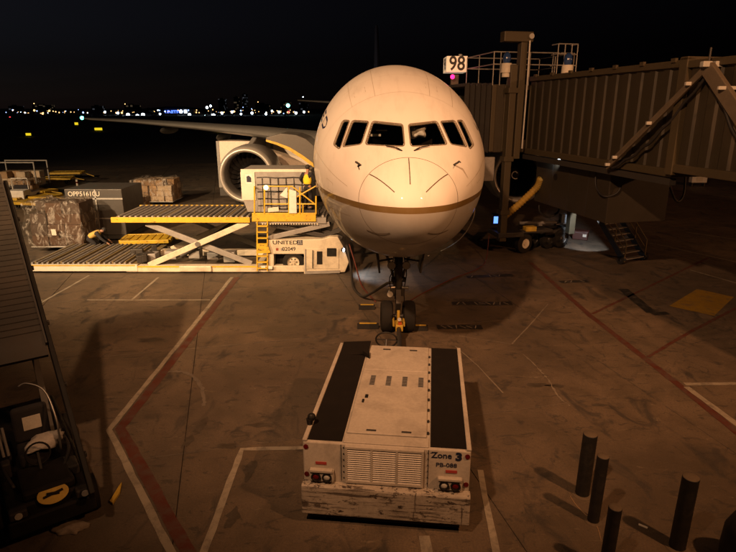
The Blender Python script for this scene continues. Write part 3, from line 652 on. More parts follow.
b = T(); b.box((-1.42, HL-.75, TH+.05), (-.72, HL-.12, TH+.075), Matrix.Rotation(R(7), 4, 'X') @ Matrix.Rotation(R(-5), 4, 'Y')); b.extr([(-.86, HL-.78, TH+.06), (-.70, HL-.72, TH+.06), (-.66, HL-.98, TH+.02)], (0, 0, .1)); part('loose_mat', b, GRIP, TUG, bevel=.01)
b = T(); b.tube([(-.36+.27*math.cos(a), HL+.20, 1.70+.20*math.sin(a)) for a in np.linspace(0, 2*PI, 33)], .022, 8); SW = part('steering_wheel', b, BLK, TUG, smooth='all')
b = T(); b.bar((-.62, HL+.20, 1.70), (-.10, HL+.20, 1.70), .03); b.bar((-.36, HL+.20, 1.71), (-.36, HL+.20, 1.51), .03); b.cyl((-.36, HL+.20, 1.70), (-.36, HL-.05, 1.4), .035, n=10); part('steering_spokes', b, DKM, SW)
def lab(name, s, x, z, size, mat, bold=0, sx=1.0, al='CENTER'): return text(name, s, size, mat, TUG, TM @ FACE((x, Fy-.004, z)), .003, bold, al, sx)
lab('zone_lettering', 'Zone', .99, 1.535, .165, NAVY, .0025, 1.0); lab('zone_number', '3', 1.29, 1.525, .21, NAVY, .012, 1.1); lab('fleet_number', 'PB-088', 1.08, 1.345, .115, NAVY, .001, 1.12)
sf = T()                                   # serifs of the Zone lettering
for x, z in ((.815, 1.58),): sf.box((x-.022, Fy-.0072, z-.005), (x+.022, Fy-.0045, z+.005))
part('zone_serif', sf, NAVY, TUG)
for x in (-.80, .76): b = T(); b.box((x-.006, Fy-.006, .88), (x+.006, Fy-.001, 1.63)); part('panel_joint', b, DKM, TUG)
for x in (-.775, .735):
    for k in range(6): b = T(); b.cyl((x+.02, Fy-.001, .95+k*.125), (x+.02, Fy-.014, .95+k*.125), .013, n=8); part('panel_bolt', b, DKM, TUG)
for x, y in ((-.3, HL-.4), (.35, HL-.4), (-.3, -HL+.42), (.35, -HL+.42)): b = T(); b.box((x-.09, y-.02, TH+.036), (x+.09, y+.02, TH+.058)); part('lift_handle', b, DKM, TUG, bevel=.006)
b = T(); b.box((-.745, HL-1.545, TH+.0025), (.725, HL-1.525, TH+.006)); part('hatch_gap', b, BLK, TUG)
b = T(); b.box((-.745, -HL+.305, TH+.0025), (.725, -HL+.325, TH+.006)); part('hatch_gap', b, BLK, TUG)
# ------------------------------------------------------------------ tow bar, chocks, cables at the nose gear
TB = thing('tow_bar', 'yellow tow bar head clamped between the nose wheels', 'tow bar', (GX, 16.2, 0))
a = Vector((.86, 13.5, .55)); c = Vector((GX, 17.75, .50))
t = MB(); t.cyl(a, c, .075, n=14); part('bar', t, DKM, TB, smooth=True)
t = MB(); t.cbox((GX, 17.55, .52), (.24, .5, .22)); t.cbox((GX-.17, 17.85, .54), (.07, .5, .16)); t.cbox((GX+.17, 17.85, .54), (.07, .5, .16)); part('clamp_head', t, YELD, TB, bevel=.02)
t = MB(); t.cbox((GX+.02, 17.40, .67), (.11, .16, .06)); part('shear_tag', t, dirty('orange_tag', (.5, .09, .02), .5), TB)
t = MB(); t.cyl((GX-.02, 17.62, .6), (GX-.02, 17.62, 1.02), .05, n=10); part('lift_handle', t, YELD, TB)
t = MB(); t.cyl((GX, 17.4, .8), (GX, 17.34, .82), .06, n=12); part('inspection_lamp', t, LENS, TB)
for x in (-.3, .3):
    t = MB(); t.lathe([(-.06, .08), (-.06, .17), (.06, .17), (.06, .08)], (GX+x-.1, 15.6, .17), (1, 0, 0), 16); part('wheel', t, RUB, TB, smooth=True)
for i, (px, py, w, lb) in enumerate(((367, 309, .62, 'yellow-topped wheel chock lying left of the nose wheels, farther from the tug'), (368, 328, .75, 'long wheel chock set against the left nose wheel, nearest the tug'), (419, 330, .6, 'wheel chock set against the right nose wheel'))):
    p = G(px, py); C_ = thing('wheel_chock', lb, 'chock', p, 0, 'chocks round the nose wheels')
    t = MB(); t.extr([(p.x-w/2, p.y-.12, 0.007), (p.x-w/2, p.y+.12, 0.007), (p.x-w/2, p.y+.04, .17), (p.x-w/2, p.y-.04, .17)], (w, 0, 0)); part('block', t, RUB, C_, bevel=.01)
    t = MB(); t.cbox((p.x, p.y-.01, .185), (w*.8, .06, .025)); part('top_stripe', t, YELD, C_)
def cable(name, label, pts, r, mat, cat='cable', n=8): return tag(part(name, MB().tube(spline(pts, 7), r, n), mat, None, smooth='all', loc=pts[-1]), label, cat)
cable('power_cable', 'thick black power cable looping from the loader front to the nose gear', [(-.95, 25.0, 1.5), (-.75, 24.3, .5), (-.62, 23.2, .06), (-.25, 22.0, .06), (.1, 21.0, .5), (.7, 19.6, 1.35), (.9, 18.8, 1.6)], .055, CABLE)
cable('red_hose', 'thin red hose hanging beside the black cable left of the nose gear', [(-.85, 25.1, 1.5), (-.55, 24.4, .7), (-.30, 23.5, .12), (-.05, 22.6, .03), (.3, 21.4, .03)], .03, CABLER)
cable('white_hose', 'pale hose hanging from the right side of the airliner nose to the ground', [(3.5, 18.8, 4.75), D(474, 215, 20.2), D(466, 232, 22), D(455, 243, 25), G(441, 251), G(428, 256)], .02, PAPER, 'hose')
cable('red_ground_line', 'thin red line lying on the concrete right of the nose gear', [(6.2, 28.6, 1.2), (5.9, 27.6, .1), (5.2, 26.2, .02), (3.8, 24.6, .02), (2.2, 22.4, .02), (1.5, 21.2, .02)], .022, CABLER)

# ------------------------------------------------------------------ cargo loader
LD = thing('cargo_loader', 'white and yellow scissor-lift cargo loader with raised deck, left of the airliner nose', 'cargo loader', (-6, 27, 0))
NY, FY = 25.5, 28.9                        # near and far side
def lp(px, py, d=NY): return D(px, py, d)
DZ = 2.62
t = MB()
for y in (NY, FY-.35): t.box((-11.25, y, .08), (-2.4, y+.35, .38))
t.box((-11.25, NY+.36, .10), (-11.0, FY-.36, .34)); t.box((-5.3, NY+.36, .10), (-5.0, FY-.36, .34)); CH = part('chassis', t, LWH, LD, bevel=.02)
t = MB(); t.box((-11.2, NY-.012, .30), (-5.2, NY-.002, .375)); part('yellow_line', t, YEL, LD)
t = MB(); t.cbox((-8.0, NY-.05, .25), (1.5, .1, .28)); part('ram_cover', t, LWH, LD, bevel=.04)
# rear deck
WORNY = dirty('worn_ochre', (.20, .15, .07), .6, amount=.5)
x0, x1 = -11.6, -5.35
t = MB(); t.box((x0, NY+.08, DZ-.22), (x1, FY, DZ-.03)); RD = part('rear_deck', t, GREY, LD)
for y in (NY, FY): 
    t = MB(); t.box((x0-.03, y-.06, DZ-.20), (x1, y+.06, DZ+.04)); part('deck_edge', t, YEL, LD, bevel=.01)
rl = MB(); rl.cyl((0, NY+.15, DZ+.03), (0, FY-.15, DZ+.03), .055, n=10); RL = rl.mesh('roller', GREY, None, True)
for k in range(24):
    inst('roller', RL, RD, Matrix.Translation((x0+.25+k*.255, 0, 0)))
for k in range(11):
    t = MB(); t.box((x0+.12+k*.56, NY+.2, DZ-.03), (x0+.2+k*.56, FY-.2, DZ+.045)); part('guide_rail', t, WORNY, RD)
# rear scissor arms
for y, dz in ((NY+.02, 0), (FY-.2, 0)):
    t = MB(); t.bar((-10.2, y+.10, .38), (-5.45, y+.10, DZ-.2), .14, .26); part('scissor_arm', t, LWH, LD, bevel=.02)
    t = MB(); t.bar((-5.45, y+.30, .40), (-10.2, y+.30, DZ-.3), .12, .26); part('scissor_arm', t, GREY, LD, bevel=.02)
    t = MB(); t.cyl((-7.83, y-.02, 1.40), (-7.83, y+.42, 1.40), .12, n=14); part('pivot_pin', t, STEEL, LD)
t = MB(); t.cyl((-9.2, 27.2, .4), (-6.6, 27.2, 2.0), .11, n=12); t.cyl((-6.6, 27.2, 2.0), (-6.0, 27.2, 2.35), .06, n=12); part('lift_ram', t, DKM, LD, smooth=True)
for x, y, s in ((-10.4, 26.6, .5), (-9.7, 27.4, .4), (-8.6, 27.6, .45), (-7.6, 27.3, .35), (-6.7, 26.9, .5)): t = MB(); t.cbox((x, y, .34+s*.3), (.55, .6, s)); part('hydraulic_pack', t, GREY, LD, bevel=.03)
# front body with cab
a = [lp(267, 268), lp(267, 240), lp(322, 239), lp(330, 236.5), lp(338, 237), lp(343, 246), lp(349, 262), lp(345, 272), lp(320, 274.5), lp(304, 274), lp(304, 254), lp(274, 254), lp(274, 268)]
t = MB(); t.extr([(p.x, NY-.02, p.z) for p in a], (0, 3.3, 0)); FB = part('front_body', t, LWH, LD, bevel=.03)
t = MB(); q = [lp(274, 254), lp(304, 254), lp(304, 270), lp(274, 270)]; t.extr([(p.x, NY+.6, p.z) for p in q], (0, .05, 0)); part('wheel_well', t, BLK, LD)
wc = lp(294, 266, NY+.3); t = MB(); t.lathe([(-.16, .28), (-.16, .42), (-.11, .50), (.11, .50), (.16, .42), (.16, .28)], (wc.x, NY+.25, .51), (0, 1, 0), 32); WH = part('wheel', t, RUB, LD, smooth=True)
t = MB(); t.lathe([(-.15, .29), (-.12, .27), (-.06, .2), (-.09, .10), (-.13, .07), (-.13, .001)], (wc.x, NY+.25, .51), (0, 1, 0), 24); part('rim', t, LWH, WH, smooth=True)
t = MB()
for k in range(6): t.cyl((wc.x+.15*math.cos(k*1.047), NY+.16, .51+.15*math.sin(k*1.047)), (wc.x+.15*math.cos(k*1.047), NY+.19, .51+.15*math.sin(k*1.047)), .035, n=8)
part('wheel_bolt', t, DKM, WH)
def plate(name, mat, pts, y, th=.03, bevel=0, parent=LD):
    t = MB(); t.extr([(lp(*p).x, y, lp(*p).z) for p in pts], (0, th, 0)); return part(name, t, mat, parent, bevel=bevel)
plate('cab_door', LWH, [(306.5, 248.5), (339, 248.5), (339, 268.5), (306.5, 268.5)], NY-.055, .033, .012)
plate('cab_slot', BLK, [(317, 251), (322.5, 251), (322.5, 264), (317, 264)], NY-.075, .018, .01)
cw = plate('cab_window', BLK, [(327, 247.8), (336.5, 247.8), (336.5, 256), (327, 256)], NY-.08, .022, .02)
plate('window_pane', GLASS, [(328, 248.6), (335.6, 248.6), (335.6, 255.2), (328, 255.2)], NY-.086, .004, 0, cw)
plate('cab_post', GREY, [(305, 249), (306.2, 249), (306.2, 274), (305, 274)], NY-.06, .035)
t = MB(); t.cyl((lp(313, 250).x, NY-.12, 1.15), (lp(313, 272).x, NY-.12, .3), .02, n=8); part('grab_handle', t, DKM, LD)
plate('front_step', GREY, [(306, 271), (340, 270), (340, 272.5), (306, 273.5)], NY-.09, .06)
LU = lp(286.3, 242.5); text('operator_lettering', 'UNITED', .26, LETTER, LD, FACE((LU.x-.05, NY-.024, LU.z)), .003, .003, 'CENTER', 1.25)
t = MB(); p = lp(299.5, 242.5); t.box((p.x-.10, NY-.03, p.z-.11), (p.x+.14, NY-.022, p.z+.12)); LG = part('globe_emblem', t, NAVY, LD)
t = MB()
for k in (-1, 0, 1): t.bar((p.x+.02+k*.07, NY-.034, p.z-.10), (p.x+.02+k*.045, NY-.034, p.z+.11), .012, .006)
for k in (-1, 1): t.bar((p.x-.09, NY-.034, p.z+k*.045), (p.x+.13, NY-.034, p.z+k*.045), .012, .006)
part('emblem_line', t, WHITE, LG)
p = lp(289, 249); text('fleet_number', '02049', .25, LETTER, LD, FACE((p.x, NY-.024, p.z)), .003, .003, 'CENTER', 1.0)
for px in (276, 281): plate('hazard_decal', dirty('decal_red', (.25, .05, .03), .5) if px == 276 else GREY, [(px, 248), (px+2.5, 248), (px+2.5, 250.5), (px, 250.5)], NY-.026, .005)
p = lp(341, 249); HLP = Vector((p.x+.06, NY-.08, p.z))
t = MB(); t.cyl(HLP+Vector((-.04, 0, 0)), HLP+Vector((.05, -.02, -.01)), .075, .10, 16); HD = part('work_light', t, DKM, LD, smooth=True)
t = MB(); t.ball(HLP+Vector((.055, -.03, -.01)), .09, 12, 8, (.7, .9, .9)); part('lamp_glass', t, glow('cool_lamp', (.75, .85, 1), 14), HD)
lamp('loader_work_light', HLP+Vector((.25, -.05, -.05)), (2.2, 25.2, -1.2), 260, (.72, .84, 1), 95, .8, .06)
# front platform and its arms
PZ = 2.66; px0, px1 = lp(255, 215).x, lp(317, 215).x
t = MB(); t.box((px0, NY+.05, PZ-.3), (px1+.4, FY-.1, PZ-.03)); FP = part('front_platform', t, GREY, LD)
plate('platform_fascia', YEL, [(252, 212.8), (316, 212.8), (316, 221.5), (252, 221.5)], NY-.03, .07, .012)
for k in range(22): t = MB(); t.box((px0+.3+k*.118, NY-.045, PZ-.33), (px0+.36+k*.118, NY-.034, PZ-.27)); part('fascia_mark', t, LWH, LD)
for k in range(10): inst('roller', RL, FP, Matrix.Translation((px0+.35+k*.3, 0, .03)))
for y in (NY+.2, FY-.3):
    t = MB(); t.bar((-4.6, y, 1.65), (-1.75, y, 2.32), .14, .22); part('platform_arm', t, GREY, LD, bevel=.02)
    t = MB(); t.bar((-4.5, y+.15, 2.25), (-1.9, y+.15, 1.7), .12, .2); part('platform_arm', t, DKM, LD, bevel=.02)
t = MB(); t.bar((-1.9, NY+.4, 1.75), (-1.0, NY+.3, 2.2), .18, .18); t.bar((-2.2, NY+.6, 2.0), (-1.2, NY+.4, 1.6), .12, .2); part('levelling_link', t, DKM, LD)
# yellow rails
def rail(pts, r=.033, name='guard_rail', mat=YEL): 
    t = MB(); t.tube(pts, r, 8); return part(name, t, mat, LD, smooth=True)
ry = NY-.02
for px, top in ((264.5, 186), (289, 186), (300, 187), (316, 196), (254.5, 186)):
    a, c = lp(px, 214, ry), lp(px, top, ry); rail([a, c], .038, 'rail_post')
rail([lp(263, 186.3, ry), lp(292, 186.3, ry), lp(316, 205, ry)]); rail([lp(264, 204, ry), lp(316, 204, ry)])
rail([lp(254.5, 187, ry+.8), lp(254.5, 187, ry)]); rail([lp(293, 199, ry), lp(316, 186, ry)])
for px in (296, 303): rail([lp(px, 204, ry), lp(px, 213, ry)], .028, 'rail_post')
t = MB(); a = lp(266, 187.6, ry-.03); t.ball(a, .11, 12, 8); part('signal_lamp', t, glow('warm_lamp', (1, .75, .4), 3.0), LD)
plate('control_panel', WHITE, [(289.5, 189), (296.5, 191), (297, 213), (289.5, 213)], NY-.10, .10, .01)
plate('panel_wing', WHITE, [(280, 195), (287.5, 186.5), (287.5, 198)], NY-.09, .03)
plate('placard', PAPER, [(268, 208), (278.5, 206.5), (279, 211), (268, 212)], NY-.05, .02)
# ladder
for px in (257.2, 267.5): rail([lp(px, 221, NY-.08), lp(px, 271, NY-.12)], .035, 'ladder_stile')
for k in range(8):
    y_ = 226+k*6; a, c = lp(257.2, y_, NY-.1), lp(267.5, y_, NY-.1); t = MB(); t.bar(a, c, .16, .05); part('ladder_rung', t, YEL, LD)
plate('ladder_plate', YEL, [(257.5, 244), (268, 243), (271, 252), (258, 252.5)], NY-.17, .04)
for px in (262, 269): plate('ladder_kick', WHITE, [(px, 265), (px+4, 265), (px+4, 268), (px, 268)], NY-.17, .03)
# ------------------------------------------------------------------ netted container on the platform
cz0, cz1 = PZ+.13, 4.72; cx0, cx1 = lp(247, 200, 26.1).x, lp(312, 200, 26.1).x; cy0, cy1 = 26.1, 28.3
UL = thing('cargo_container', 'grey netted air cargo container riding on the raised loader platform', 'container', ((cx0+cx1)/2, 27.2, cz0))
t = MB(); t.extr([(cx0, cy0, cz0), (cx1, cy0, cz0), (cx1, cy0, cz1), (cx0-.18, cy0, cz1), (cx0-.18, cy0, cz0+.55)], (0, cy1-cy0, 0)); part('shell', t, GREY, UL, bevel=.02)
t = MB(); t.box((cx0-.2, cy0-.03, cz1-.10), (cx1, cy0-.005, cz1+.03)); part('top_rail', t, PAPER, UL)
t = MB(); t.box((cx0-.22, cy0-.04, cz0+.55), (cx0+.42, cy0-.005, cz1-.1)); part('end_frame', t, PAPER, UL, bevel=.01)
t = MB(); t.box((cx0, cy0-.05, cz1-.62), (cx0+.3, cy0-.042, cz1-.2)); part('marking_plate', t, WHITE, UL)
t = MB(); t.extr([(cx0+.05, cy0-.055, cz1-.55), (cx0+.26, cy0-.055, cz1-.55), (cx0+.26, cy0-.055, cz1-.35), (cx0+.15, cy0-.055, cz1-.25), (cx0+.05, cy0-.055, cz1-.3)], (0, .004, 0)); part('emblem', t, NAVY, UL)
def netx(i): return cx0+.75+i*.36
for i in range(7):
    t = MB(); t.tube([(netx(i), cy0-.02-.02*math.sin(k*1.3+i), cz0+.15+k*.28) for k in range(6)], .022, 5); part('net_strap', t, NETM, UL)
for j in range(5):
    t = MB(); t.tube([(cx0+.5+k*.42, cy0-.02-.02*math.sin(k+j), cz0+.3+j*.32+.02*math.sin(k*2)) for k in range(7)], .022, 5); part('net_strap', t, NETM, UL)

# ------------------------------------------------------------------ people
def skel(name, verts, edges, mat, parent, W, lev=2):
    me = bpy.data.meshes.new(name); me.from_pydata([v[:3] for v in verts], edges, []); me.materials.append(mat)
    o = new(name, me, parent, W)
    m = o.modifiers.new('skin', 'SKIN'); m.use_smooth_shade = True
    if not me.skin_vertices:
        bm = bmesh.new(); bm.from_mesh(me); bm.verts.layers.skin.verify(); bm.to_mesh(me); bm.free()
    for i, v in enumerate(verts):
        sv = me.skin_vertices[0].data[i]; r = v[3]; sv.radius = (r, v[4] if len(v) > 4 else r); sv.use_root = (i == 0)
    s = o.modifiers.new('sub', 'SUBSURF'); s.levels = lev; s.render_levels = lev; return o
def person(label, loc, rz, J, vest, sleeves, scale=1.0, cap=HAIR, name='person'):
    """J: joint positions; the figure faces local +y"""
    P = thing(name, label, 'person', loc, rz); W = RM[P.name] @ Matrix.Scale(scale, 4)
    g = lambda k: tuple(J[k]); lerp = lambda a, b, f: tuple(Vector(J[a]).lerp(Vector(J[b]), f))
    hd = Vector(J['head']); nk = Vector(J['neck']); up = (hd-nk).normalized(); fwd = Vector(J.get('look', (0, 1, 0))).normalized()
    v = [g('pelvis')+(.13, .10), lerp('pelvis', 'neck', .45)+(.13, .09), lerp('pelvis', 'neck', .85)+(.15, .10), g('neck')+(.055,), tuple(hd-up*.06)+(.075,), tuple(hd+up*.05)+(.095,), tuple(hd+up*.11)+(.07,),
         tuple(hd-up*.01+fwd*.115)+(.014,)]
    e = [(0, 1), (1, 2), (2, 3), (3, 4), (4, 5), (5, 6), (5, 7)]
    for sd in 'lr':
        k = len(v); v += [g('sh'+sd)+(.065,), g('el'+sd)+(.045,), g('wr'+sd)+(.032,), tuple(Vector(J['wr'+sd])+(Vector(J['wr'+sd])-Vector(J['el'+sd])).normalized()*.09)+(.04, .022)]
        e += [(2, k), (k, k+1), (k+1, k+2), (k+2, k+3)]
        k = len(v); v += [g('hip'+sd)+(.095,), g('kn'+sd)+(.062,), g('an'+sd)+(.042,), tuple(Vector(J['an'+sd])+Vector(J.get('toe', (0, .17, -.05))))+(.045, .03)]
        e += [(0, k), (k, k+1), (k+1, k+2), (k+2, k+3)]
    skel('body', v, e, SKIN, P, W)
    for sd in 'lr':                                    # five fingers on each hand
        w = Vector(J['wr'+sd]); d = (w-Vector(J['el'+sd])).normalized(); sx = d.cross(Vector((0, 0, 1)) if abs(d.z) < .9 else Vector((0, 1, 0))).normalized()
        fv = []; fe = []
        for k, ln in enumerate((.05, .075, .085, .078, .06)):
            b0 = w+d*(.10 if k else .03)+sx*(-.034+.017*k if k else -.045); b1 = b0+d*ln*.55+(sx*-.02 if k == 0 else Vector()); n_ = b0.lerp(b1, 1)+d*ln*.4+Vector((0, 0, -.018))
            q = len(fv); fv += [tuple(b0)+(.0095,), tuple(b1)+(.0088,), tuple(n_)+(.0075,)]; fe += [(q, q+1), (q+1, q+2)]
        t = MB()
        for q in range(0, len(fv), 3): t.tube([W @ Vector(p[:3]) for p in fv[q:q+3]], .009, 6)
        part('fingers', t, SKIN, P, smooth='all')
    tr = [g('pelvis')+(.165, .125)]; te = []
    for sd in 'lr':
        k = len(tr); tr += [g('hip'+sd)+(.115,), g('kn'+sd)+(.085,), lerp('kn'+sd, 'an'+sd, .92)+(.075,)]; te += [(0, k), (k, k+1), (k+1, k+2)]
    tr.append(lerp('pelvis', 'neck', .16)+(.15, .115)); te.append((0, len(tr)-1)); skel('trousers', tr, te, DCLOTH, P, W)
    sh = [lerp('pelvis', 'neck', -.12)+(.17, .13), lerp('pelvis', 'neck', .5)+(.165, .12), lerp('pelvis', 'neck', .86)+(.185, .125), lerp('pelvis', 'neck', .98)+(.085,)]; se = [(0, 1), (1, 2), (2, 3)]
    for sd in 'lr':
        k = len(sh); sh += [g('sh'+sd)+(.09,), lerp('sh'+sd, 'el'+sd, .95)+(.062,), lerp('el'+sd, 'wr'+sd, .9)+(.048,)]; se += [(2, k), (k, k+1), (k+1, k+2)]
    skel('jacket', sh, se, sleeves, P, W)
    ve = [lerp('pelvis', 'neck', -.04)+(.205, .16), lerp('pelvis', 'neck', .45)+(.20, .155), lerp('pelvis', 'neck', .82)+(.21, .16), lerp('pelvis', 'neck', .97)+(.15, .12)]
    ve += [tuple(Vector(J['sh'+sd]).lerp(Vector(J['el'+sd]), .12))+(.115,) for sd in 'lr']; skel('vest', ve, [(0, 1), (1, 2), (2, 3), (2, 4), (2, 5)], vest, P, W)
    t = MB(); Rq = Vector((0, 0, 1)).rotation_difference(up).to_matrix().to_4x4()
    b = MB(W @ Matrix.Translation(hd+up*.055-fwd*.012) @ Rq); b.ball((0, 0, 0), .112, 14, 10, (.92, 1.02, .95)); part('hair', b, cap, P, smooth='all')
    for sd in 'lr':
        a = Vector(J['an'+sd]); tq = Vector(J.get('toe', (0, .17, -.05))); skel('shoe', [tuple(a-Vector((0, .03, .02)))+(.058,), tuple(a+tq*.5+Vector((0, 0, -.01)))+(.055, .05), tuple(a+tq)+(.05, .035)], [(0, 1), (1, 2)], RUB, P, W)
    b = MB(W); 
    for sd in (-1, 1): b.ball(hd+up*.015+fwd.cross(up).normalized()*sd*.098, .026, 8, 6, (.5, .8, 1.2))
    part('ears', b, SKIN, P, smooth='all'); b = MB(W)
    for sd in (-1, 1): b.ball(hd+up*.03+fwd*.098+fwd.cross(up).normalized()*sd*.034, .012, 8, 6)
    b.bar(hd-up*.045+fwd*.10-fwd.cross(up)*.022, hd-up*.045+fwd*.10+fwd.cross(up)*.022, .008); part('eyes_and_mouth', b, HAIR, P)
    return P
p = lp(308, 200, 25.85); J = dict(pelvis=(0, 0, .98), neck=(0, .02, 1.52), head=(0, .06, 1.68), shl=(-.19, 0, 1.45), shr=(.19, 0, 1.45), ell=(-.36, .02, 1.22), elr=(.30, .12, 1.20),
     wrl=(-.30, .2, 1.02), wrr=(.26, .36, 1.16), hipl=(-.10, 0, .92), hipr=(.10, 0, .92), knl=(-.13, .04, .50), knr=(.12, .02, .50), anl=(-.15, -.02, .09), anr=(.14, -.03, .09))
person('worker in a bright yellow vest standing on the loader platform, seen from behind', (p.x, 25.82, PZ+.3), R(-25), J, HIVIS, DCLOTH, 1.1)
t = MB(); t.box((p.x-.6, 25.6, PZ+.1), (p.x+.5, 26.05, PZ+.295)); part('catwalk', t, DKM, LD, bevel=.01)
p = Vector((-14.45, 29.4, 0)); J = dict(pelvis=(0, -.22, .72), neck=(.0, .25, .95), head=(.0, .42, 1.02), look=(0, .8, -.6), shl=(-.2, .18, .93), shr=(.2, .18, .93), ell=(-.30, .34, .70), elr=(.32, .38, .68),
     wrl=(-.22, .56, .52), wrr=(.36, .62, .50), hipl=(-.11, -.2, .68), hipr=(.11, -.2, .68), knl=(-.18, .12, .42), knr=(.18, .10, .42), anl=(-.2, -.18, .09), anr=(.2, -.20, .09))
person('worker in a tan vest crouching over a yellow dolly beside the wrapped cargo', (p.x, p.y, 0), R(-78), J, HIVIS2, DCLOTH, 1.2)

# ------------------------------------------------------------------ low roller transporter at the loader's tail
TR = thing('roller_transporter', 'low flat roller transporter with pale edge on the ground at the loader tail', 'transporter', (-13, 27, 0))
tx0, tx1 = G(33, 272).x-.1, -10.7
t = MB(); t.box((tx0, NY+.1, .18), (tx1, 29.6, .42)); TD = part('deck', t, WORNY, TR)
t = MB(); t.box((tx0, NY-.03, .12), (tx1, NY+.1, .44)); part('edge_beam', t, PAPER, TR, bevel=.015)
t = MB(); t.box((tx0+.1, NY-.04, .37), (tx1-.1, NY-.032, .43)); part('edge_stripe', t, YELD, TR)
rl = MB(); rl.cyl((0, NY+.15, .46), (0, 29.5, .46), .05, n=10); RL2 = rl.mesh('roller', GREY, None, True)
for k in range(20): inst('roller', RL2, TD, Matrix.Translation((tx0+.2+k*.24, 0, 0)))
for k in range(8): t = MB(); t.box((tx0+.3+k*.6, NY+.2, .43), (tx0+.37+k*.6, 29.4, .53)); part('guide_rail', t, WORNY, TD)
for x in (tx0+.6, tx1-.7):
    for y in (NY+.4, 29.2):
        t = MB(); t.lathe([(-.08, .08), (-.08, .16), (.08, .16), (.08, .08)], (x, y, .16), (0, 1, 0), 16); part('wheel', t, RUB, TR)
for k in range(9): t = MB(); t.cbox((tx1-.25+random.uniform(-.5, .5), 27+random.uniform(-1.2, 1.2), .62+random.uniform(-.1, .12)), (random.uniform(.2, .6), random.uniform(.2, .5), random.uniform(.15, .4)), Matrix.Rotation(random.random(), 4, 'Z')); part('drive_unit', t, DKM, TR, bevel=.03)
# ------------------------------------------------------------------ cargo
def carton_stack(name, label, cx, cy, z0, w, d, h, nx, ny, nz, group=None, wrap=True, jit=.05, skip=.12, mats=CARTON, rz=0.0, base=True, hump=0.0):
    P = thing(name, label, 'cargo', (cx, cy, 0), rz, group); M = RM[P.name]
    if base:
        t = MB(M); t.box((-w/2-.06, -d/2-.06, z0-.05), (w/2+.06, d/2+.06, z0)); part('pallet_sheet', t, ALU, P)
    for i in range(nx):
        for j in range(ny):
            top = nz-(1 if random.random() < skip else 0)
            for k in range(top):
                if 0 < i < nx-1 and 0 < j < ny-1 and k < top-1: continue
                c = Vector((-w/2+(i+.5)*w/nx+random.uniform(-jit, jit), -d/2+(j+.5)*d/ny+random.uniform(-jit, jit), z0+(k+.5)*h/nz))
                s = (w/nx*random.uniform(.9, 1.0), d/ny*random.uniform(.9, 1.0), h/nz*.985)
                t = MB(M); t.cbox(c, s, Matrix.Rotation(random.uniform(-.05, .05), 4, 'Z')); part('carton', t, random.choice(mats), P, bevel=.015, seg=1)
    if wrap:
        bm = bmesh.new(); bmesh.ops.create_cube(bm, size=1); bmesh.ops.subdivide_edges(bm, edges=bm.edges, cuts=11, use_grid_fill=True)
        for v in bm.verts:
            x, y, z = v.co; f = 1.0-.10*max(0, z)**2*2; n = .05*(math.sin(x*17+z*5)+math.sin(z*13+y*11+x*5)+math.sin(y*19-z*9))+.05*math.cos(x*6*PI)
            v.co = Vector((x*(w+.22)*f+n, y*(d+.22)*f+n, z0+(z+.5)*(h+.10)+n*.7+hump*(1-4*x*x)*max(0, z)))
        me = bpy.data.meshes.new('stretch_wrap'); bm.to_mesh(me); bm.free(); me.materials.append(FILM); me.polygons.foreach_set('use_smooth', [True]*len(me.polygons))
        new('stretch_wrap', me, P, M)
    return P
DARKB = [dirty('wrapped_brown', (.085, .045, .026), .4, amount=.4), dirty('wrapped_dark', (.055, .033, .022), .5, amount=.4)]
CG = 'pallets of cargo waiting left of the loader'
c1 = carton_stack('wrapped_pallet', 'brown cargo pallet shrink-wrapped in shiny film, directly behind the low transporter', -16.45, 30.4, .35, 2.75, 1.7, 2.3, 3, 2, 4, CG, mats=DARKB, jit=.03)
t = MB(); p = D(54, 232, 29.2); t.box((p.x-.12, 29.17, p.z-.17), (p.x+.12, 29.19, p.z+.15)); part('paper_label', t, PAPER, c1)
UC = thing('freight_container', 'flat grey aluminium freight container with stencilled code behind the wrapped pallet', 'container', (-15.4, 33.6, 0), 0)
t = MB(); t.extr([(-17.2, 32.3, .35), (-13.95, 32.3, .35), (-13.95, 32.3, 3.0), (-17.2, 32.3, 3.0)], (0, 3.0, 0)); part('shell', t, dirty('dull_container', (.065, .06, .056), .45, .2, amount=.5, scale=1.5), UC, bevel=.04)
t = MB(); t.box((-17.22, 32.26, 2.42), (-13.93, 32.295, 2.5)); t.box((-17.22, 32.26, 1.3), (-13.93, 32.295, 1.36)); t.box((-15.5, 32.26, .4), (-15.42, 32.295, 2.98)); part('rib', t, GALV, UC)
text('container_code', 'OPP51610U', .38, PAPER, UC, FACE((-16.1, 32.28, 2.72)), .004, .004, 'CENTER', .95)
t = MB(); t.box((-17.2, 32.3, .12), (-13.9, 35.3, .34)); part('base', t, DKM, UC)
carton_stack('carton_pallet', 'tall netted pile of pale cartons standing alone beyond the raised loader deck', -17.0, 46.2, .3, 3.0, 2.4, 1.65, 5, 3, 4, CG, jit=.06, skip=.3)
carton_stack('carton_pallet', 'low bagged carton pile right at the left end of the raised loader deck', -17.2, 41.6, .45, 1.9, 1.6, .75, 4, 2, 2, CG, jit=.06, hump=.25)
carton_stack('carton_pallet', 'pale carton heap on the yellow dolly at the far left edge', -29.8, 50.0, .6, 1.5, 1.4, .8, 3, 2, 2, CG, jit=.08, skip=.4)
carton_stack('carton_pallet', 'carton load inside the open mesh cart at the far left', -32.2, 53.5, .6, 3.4, 1.8, 1.2, 4, 2, 2, CG, jit=.08, wrap=False)
